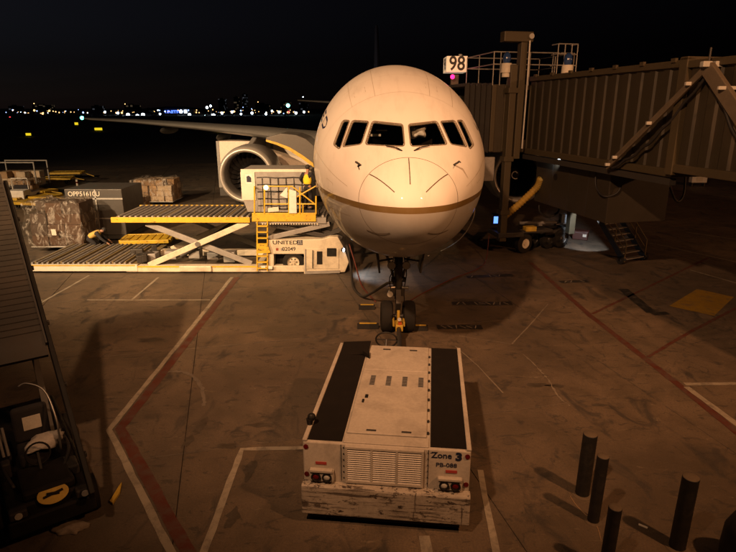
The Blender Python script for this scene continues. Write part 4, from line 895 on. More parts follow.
def dolly(label, cx, cy, w, d, rz=0.0, z=.5, deck=True):
    P = thing('cargo_dolly', label, 'dolly', (cx, cy, 0), rz, 'yellow cargo dollies'); M = RM[P.name]
    t = MB(M)
    for y in (-d/2, d/2): t.box((-w/2, y-.08, z-.2), (w/2, y+.08, z))
    for x in (-w/2, w/2): t.box((x-.08, -d/2+.085, z-.2), (x+.08, d/2-.085, z))
    part('frame', t, YEL, P, bevel=.02)
    for k in range(int(w/.4)):
        t = MB(M); x = -w/2+.25+k*.4; t.box((x-.16, -d/2+.09, z-.12), (x+.16, d/2-.09, z-.02)); part('deck_board', t, YEL, P)
    for x in (-w/2+.45, w/2-.45):
        for y in (-d/2+.12, d/2-.12):
            t = MB(M); t.lathe([(-.07, .08), (-.07, .17), (.07, .17), (.07, .08)], (x, y, .17), (0, 1, 0), 14); part('wheel', t, RUB, P)
    t = MB(M); t.bar((w/2, 0, z-.12), (w/2+1.1, 0, .25), .08); part('tow_tongue', t, YELD, P)
    return P
p = Vector((-13.0, 30.2, 0)); dolly('yellow cargo dolly under the crouching worker', p.x+.6, p.y+1.2, 2.6, 1.7, R(8), .45)
p = G(34, 209); dolly('yellow dolly at left carrying no load, nearest of the left row', p.x, p.y+.8, 3.4, 1.8, R(-14)); p = G(34, 202); dolly('yellow dolly second in the left row', p.x, p.y+.6, 3.4, 1.8, R(-12))
p = G(30, 196); dolly('yellow dolly farthest in the left row under the pale cartons', p.x, p.y+.5, 3.6, 1.8, R(-10)); p = G(4, 203); dolly('yellow dolly cut by the left picture edge behind the belt loader', p.x, p.y, 3.0, 1.6, R(5))
p = G(55, 183); dolly('lone empty dolly out on the dark apron, left of the pair', p.x, p.y, 3.4, 1.8, R(15), .6); p = G(68, 179); dolly('lone empty dolly out on the dark apron, right of the pair', p.x, p.y, 3.2, 1.8, R(10), .8)
p = G(78, 189); t = MB(); t.cyl((p.x, p.y, 0), (p.x, p.y, .9), .10, n=10); P_ = tag(part('marker_post', t, PAPER, None, loc=p), 'short pale marker post beside the empty dollies on the dark apron', 'post')
t = MB(); t.cyl((p.x, p.y, .55), (p.x, p.y, .7), .107, n=10); part('post_band', t, REDLENS, P_)
MC = thing('mesh_cart', 'open framed baggage cart with cartons at the far left edge', 'cart', (-32.2, 53.5, 0))
for x in (-34.2, -30.3):
    for y in (52.4, 54.6): t = MB(); t.box((x-.05, y-.05, .56), (x+.05, y+.05, 2.62)); part('cart_post', t, GREY, MC)
for y in (52.4, 54.6): t = MB(); t.box((-34.25, y-.05, 2.62), (-30.25, y+.05, 2.72)); part('top_bar', t, GREY, MC)
t = MB(); t.box((-34.3, 52.3, .4), (-30.2, 54.7, .55)); part('deck', t, DKM, MC)
for x in (-33.5, -31.0):
    t = MB(); t.lathe([(-.08, .1), (-.08, .22), (.08, .22), (.08, .1)], (x, 52.4, .22), (0, 1, 0), 14); part('wheel', t, RUB, MC)
p = G(24, 195, .5); WT = thing('baggage_tractor', 'small pale baggage tractor among the yellow dollies at far left', 'tractor', (p.x, p.y, 0)); M = RM[WT.name]
t = MB(M); t.extr([(-.7, -1.2, .3), (-.7, -1.2, 1.0), (-.7, -.3, 1.05), (-.7, 0, .75), (-.7, 1.2, .8), (-.7, 1.2, .3)], (1.4, 0, 0)); part('body', t, WHITE, WT, bevel=.05)
t = MB(M); t.box((-.6, -.2, .76), (.6, .0, 1.35)); part('seat', t, DCLOTH, WT, bevel=.04); t = MB(M); t.tube([(-.65, -.3, 1.0), (-.65, -.3, 1.9), (.65, -.3, 1.9), (.65, -.3, 1.0)], .04); part('roll_bar', t, WHITE, WT)
for sx in (-.66, .66):
    for y in (-.8, .8): t = MB(M); t.lathe([(-.1, .15), (-.1, .3), (.1, .3), (.1, .15)], (sx, y, .3), (1, 0, 0), 16); part('wheel', t, RUB, WT, smooth=True)
# ------------------------------------------------------------------ jet bridge
A = D(525, 115, 29.5); B = D(736, 127, 16.7)
BRZ = math.atan2(B.x-A.x, A.y-B.y)            # heading of the tunnel
JB = thing('jet_bridge', 'long brown corrugated passenger boarding bridge reaching the right side of the airliner', 'jet bridge', (A.x, A.y, 0), BRZ)
JM = RM[JB.name]                              # local: x to the right of the left wall, y along the tunnel away from the viewer
def J_(): return MB(JM)
BZ0, BZ1 = 5.38, 8.75
def tunnel(name, y0, y1, x0, x1, z0, z1, pitch):
    t = J_(); t.box((x0+.06, y0, z0), (x1-.06, y1, z1)); TN = part(name, t, BRIDGE, JB)
    t = J_(); t.box((x0-.10, y0, z1-.12), (x1+.1, y1, z1+.10)); t.box((x0-.10, y0, z0-.16), (x1+.1, y1, z0+.10)); part('edge_beam', t, BRIDGE2, TN, bevel=.02)
    n = int(round((y1-y0)/pitch)); q = (y1-y0)/n; w = MB()
    h0, h1 = z0+.10, z1-.12
    prof = [(.0, 0), (.14, 0), (.24, -.055), (.64, -.055), (.74, 0), (1.0, 0)]
    vs = [(x, u*q, z) for z in (h0, h1) for u, x in prof]; k = len(prof)
    w.add(vs, [(i, i+1, k+i+1, k+i) for i in range(k-1)]); me = w.mesh('wall_panel', BRIDGE)
    for i in range(n): inst('wall_panel', me, TN, JM @ Matrix.Translation((x0+.055, y0+i*q, 0)))
    return TN
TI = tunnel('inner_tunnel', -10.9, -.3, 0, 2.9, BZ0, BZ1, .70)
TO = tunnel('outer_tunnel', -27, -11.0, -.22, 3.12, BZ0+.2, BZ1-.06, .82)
t = J_(); t.box((-.36, -11.2, BZ0-.05), (-.05, -10.86, BZ1+.14)); t.box((-.36, -11.2, BZ1+.05), (3.2, -10.88, BZ1+.16)); part('portal_frame', t, BRIDGE2, JB, bevel=.02)
for k in range(7):
    t = J_(); t.box((-.16, -10.4+k*1.55, BZ1+.04), (-.06, -10.2+k*1.55, BZ1+.17)); part('roof_bracket', t, BRIDGE2, JB)
t = J_(); t.box((-.12, -10.9, BZ0-.42), (.12, -.3, BZ0-.20)); part('slide_rail', t, DKM, JB)
# cab turned to the airliner
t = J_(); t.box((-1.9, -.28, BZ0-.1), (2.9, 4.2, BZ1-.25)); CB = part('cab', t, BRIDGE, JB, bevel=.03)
for k, x in enumerate((-1.85, -1.2, -.55, .1, .75)):
    t = J_(); t.box((x-.11, -.36, BZ0-.05), (x+.11, -.285, BZ1-.3)); part('cab_post', t, BRIDGE2, CB, bevel=.012)
t = J_(); t.box((-.42, -.30, BZ0+.5), (0.0, -.284, BZ1-.5)); part('cab_window', t, glass('bridge_glass', (.25, .27, .27)), CB)
t = J_(); t.box((.2, -.33, BZ0), (.66, -.285, BZ0+2.1)); part('cab_door', t, BRIDGE2, CB, bevel=.01)
bel = MB(); bel.add([(0, -.2, BZ0), (0, 4.0, BZ0), (0, 4.0, BZ1-.35), (0, -.2, BZ1-.35), (.14, -.42, BZ0-.1), (.14, 4.2, BZ0-.1), (.14, 4.2, BZ1-.2), (.14, -.42, BZ1-.2), (.28, -.2, BZ0), (.28, 4.0, BZ0), (.28, 4.0, BZ1-.35), (.28, -.2, BZ1-.35)],
    [(0,1,5,4),(1,2,6,5),(2,3,7,6),(3,0,4,7),(4,5,9,8),(5,6,10,9),(6,7,11,10),(7,4,8,11)]); bme = bel.mesh('canopy_fold', DKM)
for k in range(5): inst('canopy_fold', bme, CB, JM @ Matrix.Translation((-3.3+k*.28, 0, 0)))
# lift columns, cross head, carriage
for x in (-1.12, 3.3):
    zt = 9.35 if x < 0 else 8.6; yy = -.85 if x < 0 else .1; t = J_(); t.box((x-.17, yy, .85), (x+.17, yy+.4, zt)); CL = part('lift_column', t, BRIDGE2, JB, bevel=.02)
    for z in (2.35, 5.0, 8.2) if x < 0 else (2.35, 5.2): t = J_(); t.box((x-.25, yy-.06, z-.12), (x+.25, yy+.46, z+.12)); part('column_collar', t, BRIDGE2, CL, bevel=.015)
t = J_(); t.box((-.86, -.85, 5.0), (-.54, -.45, 10.35)); part('mast', t, BRIDGE2, JB, bevel=.02)
t = J_(); t.box((-1.75, -.9, 10.35), (-.3, -.4, 10.8)); part('winch_housing', t, BRIDGE2, JB, bevel=.03)
t = J_(); t.cyl((-.42, -.9, 10.6), (-.42, -.97, 10.6), .12, n=14); part('housing_lamp', t, LENS, JB)
t = J_(); t.tube([(-.5, -.95, 10.4), (-.48, -.95, 8.7), (-.5, -.95, 5.5)], .045); t.tube([(-1.0, -.4, 9.3), (-1.02, -.42, 5.3)], .035); t.tube([(.45, -.38, 8.7), (.45, -.38, 5.3)], .04); part('conduit', t, GALV, JB)
t = J_(); t.box((-1.4, -.9, 1.05), (.0, .5, 1.3)); t.box((-.6, .5, .85), (3.7, 1.2, 1.15)); t.box((.9, .9, .6), (1.8, 2.2, .95)); CR = part('carriage', t, DKM, JB, bevel=.03)
wp = JM.inverted() @ G(524, 251)
for x, y in ((wp.x-.25, wp.y-.35), (wp.x+.72, wp.y+.55), (2.2, .6), (2.95, .6)):
    c = (x, y, .53); t = J_(); t.lathe([(-.17, .26), (-.17, .45), (-.12, .53), (.12, .53), (.17, .45), (.17, .26)], c, (.35, -.94, 0), 32); w = part('drive_wheel', t, RUB, CR, smooth=True)
    t = J_(); t.lathe([(.165, .27), (.13, .24), (.10, .12), (.15, .08), (.15, .001)], c, (.35, -.94, 0), 24); part('hub', t, PAPER if x == wp.x-.25 else DKM, CR, smooth=True)
t = J_(); t.bar((-.9, -.2, 1.15), (1.9, -.3, 1.2), .16); part('drive_motor', t, DKM, CR, bevel=.03)
t = J_(); t.box((.35, -.4, 1.2), (.95, 0, 1.45)); part('motor_box', t, YELD, CR, bevel=.02)
p = D(497, 219, 29.4); t = MB(); t.box((p.x-.28, 29.25, p.z-.3), (p.x+.28, 29.5, p.z+.3)); CPN = part('control_screen_box', t, BLK, JB, bevel=.02)
t = MB(); t.box((p.x-.2, 29.235, p.z-.2), (p.x+.12, 29.248, p.z+.16)); part('lit_screen', t, glow('blue_screen', (.12, .28, 1), 2.2), CPN)
p = D(487, 170, 29.3); t = MB(); t.box((p.x-.45, 29.2, p.z-.55), (p.x+.35, 29.5, p.z+.65)); part('equipment_cabinet', t, GREY, JB, bevel=.03)
# roof rails and beacons
def jr(pts, r=.03): 
    t = J_(); t.tube(pts, r, 6); return part('roof_rail', t, GALV, JB, smooth=True)
zr = BZ1+.1
for z in (.55, 1.1): jr([(-1.95, -.3, zr+z), (2.2, -.3, zr+z), (2.2, 3.2, zr+z), (-1.95, 3.2, zr+z), (-1.95, -.3, zr+z)])
for x, y in ((-1.95, -.3), (-1.6, -.3), (-1.2, -.3), (-.1, -.3), (1.1, -.3), (2.2, -.3), (-1.95, 1.5), (-1.95, 3.2), (2.2, 1.5), (2.2, 3.2)): jr([(x, y, zr-.4), (x, y, zr+1.1)], .026)
for x in (1.0, 1.35, 1.7, 2.0): jr([(x, -.9, zr), (x, -.9, zr+1.45)], .026)
for z in (.5, 1.0, 1.45): jr([(1.0, -.3, zr+z), (1.0, -.9, zr+z), (2.0, -.9, zr+z), (2.0, -.3, zr+z)])
BLU = dirty('blue_dome', (.02, .05, .16), .2, amount=.1, coat=.6)
for px, py, d, bs in ((567.5, 68, 26.6, 1.0), (506.5, 66, 28.75, .9)):
    p = JM.inverted() @ D(px, py, d); z = p.z
    t = J_(); t.box((p.x-.30, p.y-.28, BZ1+.02), (p.x+.30, p.y+.28, z-.28)) if px > 540 else t.cyl((p.x, p.y, z-.5), (p.x, p.y, z-.28), .2, n=12); t.cyl((p.x, p.y, z-.3), (p.x, p.y, z+.12), .26, .24, 16); bo = part('beacon_base', t, PAPER, JB, smooth=True)
    t = J_(); t.lathe([(.12, .15), (.3, .2), (.5, .17), (.62, .06), (.63, .001)], (p.x, p.y, z), (0, 0, 1), 18); part('beacon_dome', t, BLU, bo, smooth='all')
# folding cable arms on the left wall
def jp(px, py, x):                            # photo pixel -> the plane x = const of the bridge
    o = JM.inverted() @ Vector((0, 0, CAM_H)); r = JM.inverted().to_3x3() @ ray(px, py); return JM @ (o + r*((x-o.x)/r.x))
ARMM = dirty('arm_metal', (.13, .105, .075), .5, .2, amount=.4)
a, c, e = jp(607, 168, -.42), jp(708, 68, -.50), jp(790, 190, -.45)
for off in (0, .26):
    t = MB(); t.bar(a+Vector((0, 0, off*.4)), c+Vector((0, 0, off*.4)), .09, .12); part('cable_arm', t, ARMM, JB, bevel=.01)
    off3 = Vector((-.1-.14*off, 0, 0)); 
t = MB(); t.bar(c, e, .16, .42); part('cable_arm', t, ARMM, JB, bevel=.02)
for f in (.03, .12, .50, .86):
    q = a.lerp(c, f)+Vector((-.06, -.04, .05)); t = MB(); t.cbox(q, (.24, .12, .11)); part('cable_clamp', t, LENS, JB, bevel=.02)
for dx in (0, .35): t = MB(); t.cbox(c+Vector((dx-.1, -.05, .10)), (.26, .2, .16)); part('cable_clamp', t, LENS, JB, bevel=.02)
q = c.lerp(e, .22); t = MB(); t.cbox(q+Vector((0, -.1, .1)), (.5, .1, .1)); part('cable_clamp', t, LENS, JB, bevel=.02)
t = MB(); t.cyl(c-Vector((0, 0, .1)), c+Vector((0, 0, .55)), .03, n=8); part('arm_pin', t, DKM, JB)
pts = []
for i in range(25):
    f = i/24; q = a.lerp(c, f); pts.append(q+Vector((.12, .05, -.45*math.sin(PI*f)-.10*abs(math.sin(5*PI*f)))))
t = MB(); t.tube(pts, .05, 6); part('hanging_cable', t, CABLE, JB, smooth='all')
pts = [c.lerp(e, i/20)+Vector((.05, .05, -.5*math.sin(PI*i/20)-.12*abs(math.sin(4*PI*i/20)))) for i in range(21)]
t = MB(); t.tube(pts, .05, 6); part('hanging_cable', t, CABLE, JB, smooth='all')
# ------------------------------------------------------------------ conditioned-air unit slung under the tunnel
AU = thing('air_unit', 'big brown box slung under the jet bridge tunnel', 'air unit', JM @ Vector((1.3, -4, 2.9)), BRZ)
u0 = JM.inverted() @ D(608, 200, 22.8); ux = u0.x; uy = u0.y
t = J_(); t.box((ux, uy, 2.9), (ux+2.75, uy+6.1, 4.92)); part('casing', t, BOXM, AU, bevel=.02)
for k in (1.5, 3.0, 4.5):
    t = J_(); t.box((ux-.012, uy+k-.02, 2.95), (ux-.001, uy+k+.02, 4.88)); part('panel_seam', t, DKM, AU)
t = J_(); t.box((ux-.03, uy-.02, 4.92), (ux+2.8, uy+6.12, 5.0)); part('top_flange', t, BRIDGE2, AU)
for k in (.3, 2.2, 4.1, 5.8):
    t = J_(); t.box((ux+.1, uy+k-.1, 5.0), (ux+.35, uy+k+.1, BZ0-.17)); part('hanger', t, DKM, AU)
t = J_(); t.cyl((ux-.02, uy+4.2, 4.3), (ux-.001, uy+4.2, 4.3), .16, n=18); part('port_cap', t, BLK, AU)
t = J_(); t.tube(spline([(ux-.1, uy+.9, 4.95), (ux-.14, uy+.7, 4.3), (ux-.12, uy+.1, 4.0), (ux+.3, uy-.15, 4.2), (ux+.5, uy-.12, 4.9)], 8), .035, 6); part('loop_cable', t, CABLE, AU, smooth='all')
t = J_(); t.tube(spline([(ux+2.75, uy+.2, 4.6), (ux+3.3, uy+.2, 3.7), (ux+3.7, uy+.3, 3.9), (ux+3.8, uy+.5, 4.9)], 8), .05, 6); part('loop_cable', t, CABLE, AU, smooth='all')
t = J_(); c = JM.inverted() @ D(553, 151, 26.5); t.ball((ux-.02, uy+4.0, 5.12), .06, 10, 8); part('inspection_lamp', t, glow('small_white_lamp', (.9, .95, 1), 8), AU)
lamp('under_bridge_light', JM @ Vector((ux-.25, uy+4.0, 5.05)), JM @ Vector((ux+1.0, uy+5, 5.2)), 25, (.9, .95, 1), 140, .6, .05)
lamp('bridge_floor_light', JM @ Vector((2.7, -2.4, 2.8)), G(584, 241), 1100, (.85, .92, 1), 44, .25, .06)
# yellow air hose
hp = [D(541, 178, 28.2), D(538, 186, 28.4), D(528, 196, 28.6), D(516, 207, 28.9), D(506, 215, 29.2), D(503, 219, 29.6)]; path = spline(hp, 10)
t = MB(); t.tube(path, .165, 14); HS = tag(part('air_hose', t, HOSEY, None, smooth='all', loc=hp[-1]), 'fat ribbed yellow air hose hanging below the brown box', 'hose')
for i in range(2, len(path)-2, 2):
    d = (path[i+1]-path[i-1]).normalized(); t = MB(); t.lathe([(-.025, .165), (0, .195), (.025, .165)], path[i], d, 14); part('hose_rib', t, HOSEY, HS, smooth='all')
cable('service_cable', 'black service cable drooping left of the ground cart under the bridge', [D(539, 205, 28.4), D(540, 212, 28.4), D(548, 217, 28.5), D(557, 213, 28.6), D(559, 209, 28.7)], .05, CABLE)
# ground power cart, red crate, mobile steps, pale bin
p = G(556, 247); GC = thing('service_cart', 'low dark service cart with long pipe beside the bridge wheels', 'cart', (p.x, p.y+2, 0)); M = RM[GC.name]
t = MB(M); t.box((-1.2, -.4, .35), (1.0, .4, .62)); part('deck', t, DKM, GC, bevel=.02); t = MB(M); t.cyl((-1.6, 0, .95), (1.3, 0, 1.0), .10, n=12); t.box((-.5, -.2, .62), (-.3, .2, .9)); t.box((.5, -.2, .62), (.7, .2, .95)); part('pipe', t, GREY, GC, smooth=True)
t = MB(M); t.box((.75, -.25, 1.0), (1.1, .25, 1.5)); part('pale_box', t, dirty('pale_blue_paint', (.16, .19, .22), .5), GC, bevel=.03)
for x in (-.8, .7): t = MB(M); t.lathe([(-.1, .1), (-.1, .28), (.1, .28), (.1, .1)], (x, -.42, .28), (0, 1, 0), 18); part('wheel', t, RUB, GC, smooth=True)
p = G(580, 239); RC = thing('red_crate', 'dark red crate lying on the lit concrete under the bridge', 'crate', (p.x, p.y, 0), R(-25)); M = RM[RC.name]
t = MB(M); t.box((-.42, -.3, .012), (.42, .3, .45)); part('crate_body', t, REDB, RC, bevel=.03); t = MB(M); t.box((-.45, -.33, .45), (.45, .33, .52)); part('lid', t, REDB, RC, bevel=.02)
t = MB(M); t.box((.15, -.325, .2), (.35, -.302, .36)); part('pale_patch', t, PAPER, RC)
ST = thing('service_stairs', 'dark steel service stairs standing below the jet bridge, right of the red crate', 'stairs', G(632, 262)); b0 = G(634, 263); dr = (Vector((11.0, 31.6, 5.1))-b0); tp = Vector((11.0, 31.6, 5.1)); sd = Vector((dr.y, -dr.x, 0)).normalized()
for s in (-.75, .75):
    t = MB(); t.bar(b0+sd*s+Vector((0, 0, .16)), tp+sd*s, .08, .28); part('stringer', t, DKM, ST)
    t = MB(); t.tube([b0+sd*s+Vector((0, 0, .15)), b0+sd*s+Vector((0, 0, 1.1)), tp+sd*s+Vector((0, 0, 1.0))], .035, 6); t.tube([b0+sd*s+Vector((0, 0, .65)), tp+sd*s+Vector((0, 0, .55))], .028, 6); part('hand_rail', t, WORNY, ST)
    for k in range(1, 7): 
        q = b0.lerp(tp, k/7)+sd*s; t = MB(); t.bar(q, q+Vector((0, 0, 1.0)), .04); part('baluster', t, WORNY, ST)
    t = MB(); t.lathe([(-.08, .08), (-.08, .2), (.08, .2), (.08, .08)], b0+sd*s*1.15+Vector((0, .2, .2)), sd, 16); part('wheel', t, RUB, ST, smooth=True)
for k in range(20):
    q = b0.lerp(tp, (k+.5)/20); t = MB(); t.bar(q-sd*.7+Vector((0, 0, .12)), q+sd*.7+Vector((0, 0, .12)), .26, .04); part('step', t, GALV, ST)
# gate sign
q = D(455, 64, 33); GS = thing('gate_sign', 'lit white box sign with black 98 above the jet bridge cab', 'sign', (q.x, 33, 8.4))
t = MB(); t.box((q.x-.18, 32.95, 8.3), (q.x+.22, 33.3, q.z-.55)); part('post', t, BRIDGE2, GS)
SIGNW = glow('lit_sign_face', (1, .78, .52), .30)
t = MB(); p0, p1 = D(447, 56, 32.6), D(467, 72, 32.6); t.box((p0.x, 32.6, p1.z), (p1.x, 34.0, p0.z)); SB = part('sign_box', t, SIGNW, GS, bevel=.02)
cx, cz = (p0.x+p1.x)/2, (p0.z+p1.z)/2
text('sign_number', '98', 1.02, LETTER, SB, FACE((cx, 32.59, cz)), .004, .018, 'CENTER', .86)
text('sign_number', '98', .9, LETTER, SB, Matrix.Translation((p0.x-.01, 33.3, cz)) @ Matrix.Rotation(R(-90), 4, 'Z') @ Matrix.Rotation(R(90), 4, 'X'), .004, .015, 'CENTER', .8)
t = MB(); t.cyl((p1.x-.3, 33.2, p0.z), (p1.x-.3, 33.2, p0.z+.14), .1, n=12); part('photo_cell', t, GREY, GS)
b_ = D(452.5, 76.8, 32.5); t = MB(); t.ball(b_, .12, 14, 10); part('red_beacon', t, glow('magenta_beacon', (1, .015, .14), 4), GS)
lp_ = bpy.data.lights.new('beacon_light', 'POINT'); lp_.energy = 3; lp_.color = (1, .08, .35); lp_.shadow_soft_size = .15; lo_ = bpy.data.objects.new('beacon_light', lp_); COL.objects.link(lo_); lo_.location = b_+Vector((0, -.4, 0))
# ------------------------------------------------------------------ bollards
BOLT = dirty('bollard_top', (.10, .075, .05), .85, amount=.5, scale=8); BOLS = dirty('bollard_steel', (.008, .007, .006), .6, amount=.6, dirt=(.03, .022, .015), scale=6, bmp=.2)
for px, py, top, lb, tl in ((582, 494, 433, 'black steel bollard farthest from the viewer, leftmost of the four', .02), (593, 521, 455, 'slim black bollard in the middle of the left three', .03), (605, 571, 506, 'black bollard nearest the bottom edge, right of the slim one', .02), (677, 547, 476, 'thick black bollard standing apart to the right', .02)):
    p = G(px, py); h = D(px, top, p.y).z-.02; r = .105 if 'slim' in lb or 'bottom' in lb else .135
    P_ = thing('bollard', lb, 'bollard', p, 0, 'black bollards at lower right'); t = MB(); q = p+Vector((tl, 0, h)); t.cyl(p+Vector((0, 0, .005)), q, r, r, 28); part('pipe', t, BOLS, P_, smooth=True, bevel=.01)
    t = MB(); t.lathe([(0, r*.96), (.012, r*.8), (.022, r*.4), (.025, .001)], q, (0, 0, 1), 24); part('concrete_fill', t, BOLT, P_, smooth='all')
    t = MB(); t.lathe([(0, r*1.5), (.018, r*1.25), (.02, r)], p+Vector((0, 0, .003)), (0, 0, 1), 24); part('base_collar', t, BOLT, P_, smooth=True)
p = G(742, 566); P_ = thing('rounded_post', 'thick dark dome-topped post cut by the right picture edge', 'post', p); t = MB(); t.lathe([(0.003, .36), (.3, .38), (.7, .36), (.95, .26), (1.05, .12), (1.07, .001)], p, (0, 0, 1), 28); part('dome', t, BOLS, P_, smooth='all')
t = MB(); t.tube(spline([G(570, 496), G(576, 505), G(584, 513), G(596, 525), G(601, 540)], 6), .012, 6); tag(part('rope_scrap', t, WOOD, None, smooth='all', loc=G(584, 513)), 'short frayed rope lying between the left bollards', 'rope')
t = MB(); p = G(643, 527); t.cyl(p+Vector((-.06, .05, .02)), p+Vector((.06, -.05, .02)), .02, n=8); tag(part('litter_tube', t, PAPER, None, loc=p), 'small white tube lying left of the lone thick bollard', 'litter')
# ------------------------------------------------------------------ belt loader, lower left
q0 = Vector((-5.39, 8.27, 0)); hd = Vector((-3.81, 5.17, 0)).normalized(); BLZ = -math.atan2(hd.x, hd.y)
BL = thing('belt_loader', 'dark belt loader with raised conveyor boom at the lower left', 'belt loader', q0, BLZ); M = RM[BL.name]    # local y runs from its nose away from the viewer
def L_(): return MB(M)
BELT = dirty('belt_rubber', (.016, .013, .010), .7, amount=.45, scale=1.2, bmp=.1)
t = L_(); t.box((-.68, .4, .35), (.66, 4.6, .8)); part('chassis', t, BLK, BL, bevel=.05)
t = L_(); t.box((-.70, .26, .30), (.68, .5, .62)); part('bumper', t, BLK, BL, bevel=.04)
t = L_(); t.box((-.42, .42, .8), (.42, 1.3, 1.0)); part('engine_cover', t, BLK, BL, bevel=.06)
t = L_(); t.add([(.04+.25*math.cos(a), .38-.03*0+.10*math.sin(a), .84+.13*math.sin(a)) for a in np.linspace(0, 2*PI, 33)[:-1]]+[(.04+.25*math.cos(a), .36+.10*math.sin(a), .856+.13*math.sin(a)) for a in np.linspace(0, 2*PI, 33)[:-1]], [tuple(range(32)), tuple(range(63, 31, -1))]+[(i, (i+1) % 32, 32+(i+1) % 32, 32+i) for i in range(32)]); ov = part('round_badge', t, YELD, BL)
t = L_(); t.bar((-.12, .34, .845), (.20, .365, .885), .03, .03); t.bar((-.06, .36, .88), (.14, .35, .85), .03, .05); part('badge_mark', t, LETTER, ov)
for x in (-.52, .52):
    t = L_(); t.box((x-.14, .22, .66), (x+.14, .4, .82)); ho = part('head_lamp', t, DKM, BL, bevel=.03); t = L_(); t.cyl((x, .22, .74), (x, .205, .74), .06, n=16); part('lamp_glass', t, LENS, ho)
    for y in (.8, 3.6):
        t = L_(); t.lathe([(-.13, .2), (-.13, .34), (.13, .34), (.13, .2)], (x*1.25, y, .34), (1, 0, 0), 22); part('wheel', t, RUB, BL, smooth=True)
bz = lambda y: .85+4.65*y/6.42
for sx in (-1.45, .60):
    t = L_(); t.bar((sx, -.05, bz(-.05)), (sx, 6.6, bz(6.6)), .09, .24); part('boom_rail', t, BLK, BL, bevel=.015)
    for k in range(5):
        y = .6+k*1.25; t = L_(); t.cbox((sx+(.06 if sx > 0 else -.06), y, bz(y)), (.06, .09, .09)); part('rail_fitting', t, DKM, BL, bevel=.012)
top = [(2.55, bz(2.5)-.10), (2.45, bz(2.45)+.02), (2.55, bz(2.55)+.12), (2.75, bz(2.75)+.18)]+[(2.75+3.7*k/12, bz(2.75+3.7*k/12)+.18) for k in range(1, 13)]+[(6.6, bz(6.6)+.16), (6.68, bz(6.6)), (6.55, bz(6.5)-.08)]
t = L_(); t.extr([(-1.38, y, z) for y, z in top], (1.9, 0, 0)); part('conveyor_belt', t, BELT, BL, smooth=True)
for k in range(30):
    y = 2.8+3.6*k/29; t = L_(); t.bar((-1.36, y, bz(y)+.185), (.50, y, bz(y)+.185), .03, .008); part('belt_cleat', t, BELT, BL)
for x0_ in (-1.42, .52): t = L_(); t.bar((x0_, 2.5, bz(2.5)+.2), (x0_, 6.6, bz(6.6)+.2), .035, .10); part('belt_guide', t, DKM, BL)
for i, pts in enumerate(([(.3, .9, .95), (.5, 1.4, 1.1), (.45, 2.0, 1.2), (.4, 2.5, 1.6)], [(-.5, .7, 1.0), (-.6, 1.3, 1.15), (-.45, 1.9, .95), (-.6, 2.4, 1.5)], [(-.8, .6, 1.0), (-.95, 1.2, 1.2), (-.85, 1.8, 1.05), (-1.0, 2.3, 1.3)])):
    t = L_(); t.tube(spline(pts, 6), .03, 7); part('hydraulic_hose', t, CABLE, BL, smooth='all')
for c, s_ in (((-1.05, .8, 1.03), (.36, .5, .22)), ((-1.0, 1.7, 1.06), (.42, .6, .28)), ((.46, 1.0, .9), (.2, .4, .2)), ((-.55, 1.25, 1.1), (.14, .2, .3))):
    t = L_(); t.cbox(c, s_); part('equipment_box', t, DKM, BL, bevel=.03)
t = L_(); t.box((-1.38, .3, .55), (-.75, 2.4, .95)); part('side_deck', t, BLK, BL, bevel=.03)
t = L_(); t.bar((-1.1, 2.2, .8), (-1.1, 4.6, 3.9), .12); t.bar((.35, 2.6, .8), (.35, 4.6, 3.9), .12); part('lift_strut', t, DKM, BL)
t = L_(); t.box((-.32, 1.55, .8), (.30, 2.1, 1.12)); t.box((-.32, 1.98, 1.12), (.30, 2.14, 1.85)); SE = part('seat', t, DCLOTH, BL, bevel=.07, seg=3)
t = L_(); t.box((-.15, 1.965, 1.38), (.16, 1.978, 1.66)); part('seat_label', t, PAPER, SE)
t = L_(); t.tube(spline([(.36, 1.35, 1.1), (.38, 1.55, 1.7), (.30, 1.95, 2.12), (.05, 2.2, 2.25), (-.1, 2.25, 2.2)], 6), .018, 8); part('grab_bar', t, STEEL, BL, smooth='all')
t = L_(); t.tube([(-.03+.2*math.cos(a), 1.2+.06*math.sin(a), 1.25+.19*math.sin(a)) for a in np.linspace(0, 2*PI, 25)], .018, 6); t.bar((-.03, 1.25, 1.25), (-.03, 1.05, 1.0), .04); part('steering_wheel', t, BLK, BL, smooth=True)
for x in (-.55, -.47): t = L_(); t.cyl((x, 1.9, 1.0), (x-.02, 2.0, 1.65+x*.2), .025, n=8); part('control_lever', t, GREY, BL)
def rag(name, label, c, size, mat, cat, seed, flat=.35, rz=0):
    bm = bmesh.new(); bmesh.ops.create_icosphere(bm, subdivisions=3, radius=1); rnd = random.Random(seed); ph = [rnd.uniform(0, 6) for _ in range(6)]
    for v in bm.verts:
        x, y, z = v.co; k = 1+.16*math.sin(5*x+ph[0])*math.cos(4*y+ph[1])+.10*math.sin(9*y+7*x+ph[2])+.07*math.sin(13*x-8*z+ph[3])
        v.co = Vector((x*k*size[0], y*k*size[1], max(-.2, z)*k*size[2]))
    me = bpy.data.meshes.new(name); bm.to_mesh(me); bm.free(); me.materials.append(mat); me.polygons.foreach_set('use_smooth', [True]*len(me.polygons))
    return tag(new(name, me, None, Matrix.Translation(c) @ Matrix.Rotation(rz, 4, 'Z')), label, cat)
rag('grey_sack', 'crumpled pale grey sack draped over the belt loader seat', M @ Vector((.12, 1.62, 1.2)), (.36, .22, .15), CLOTH, 'sack', 3, rz=BLZ+.4)
rag('white_rag', 'crumpled pale rag on the ground in front of the belt loader nose', G(70, 529)+Vector((0, 0, .02)), (.30, .17, .09), dirty('dirty_rag_cloth', (.22, .18, .14), .9, amount=.5, scale=6), 'rag', 5)
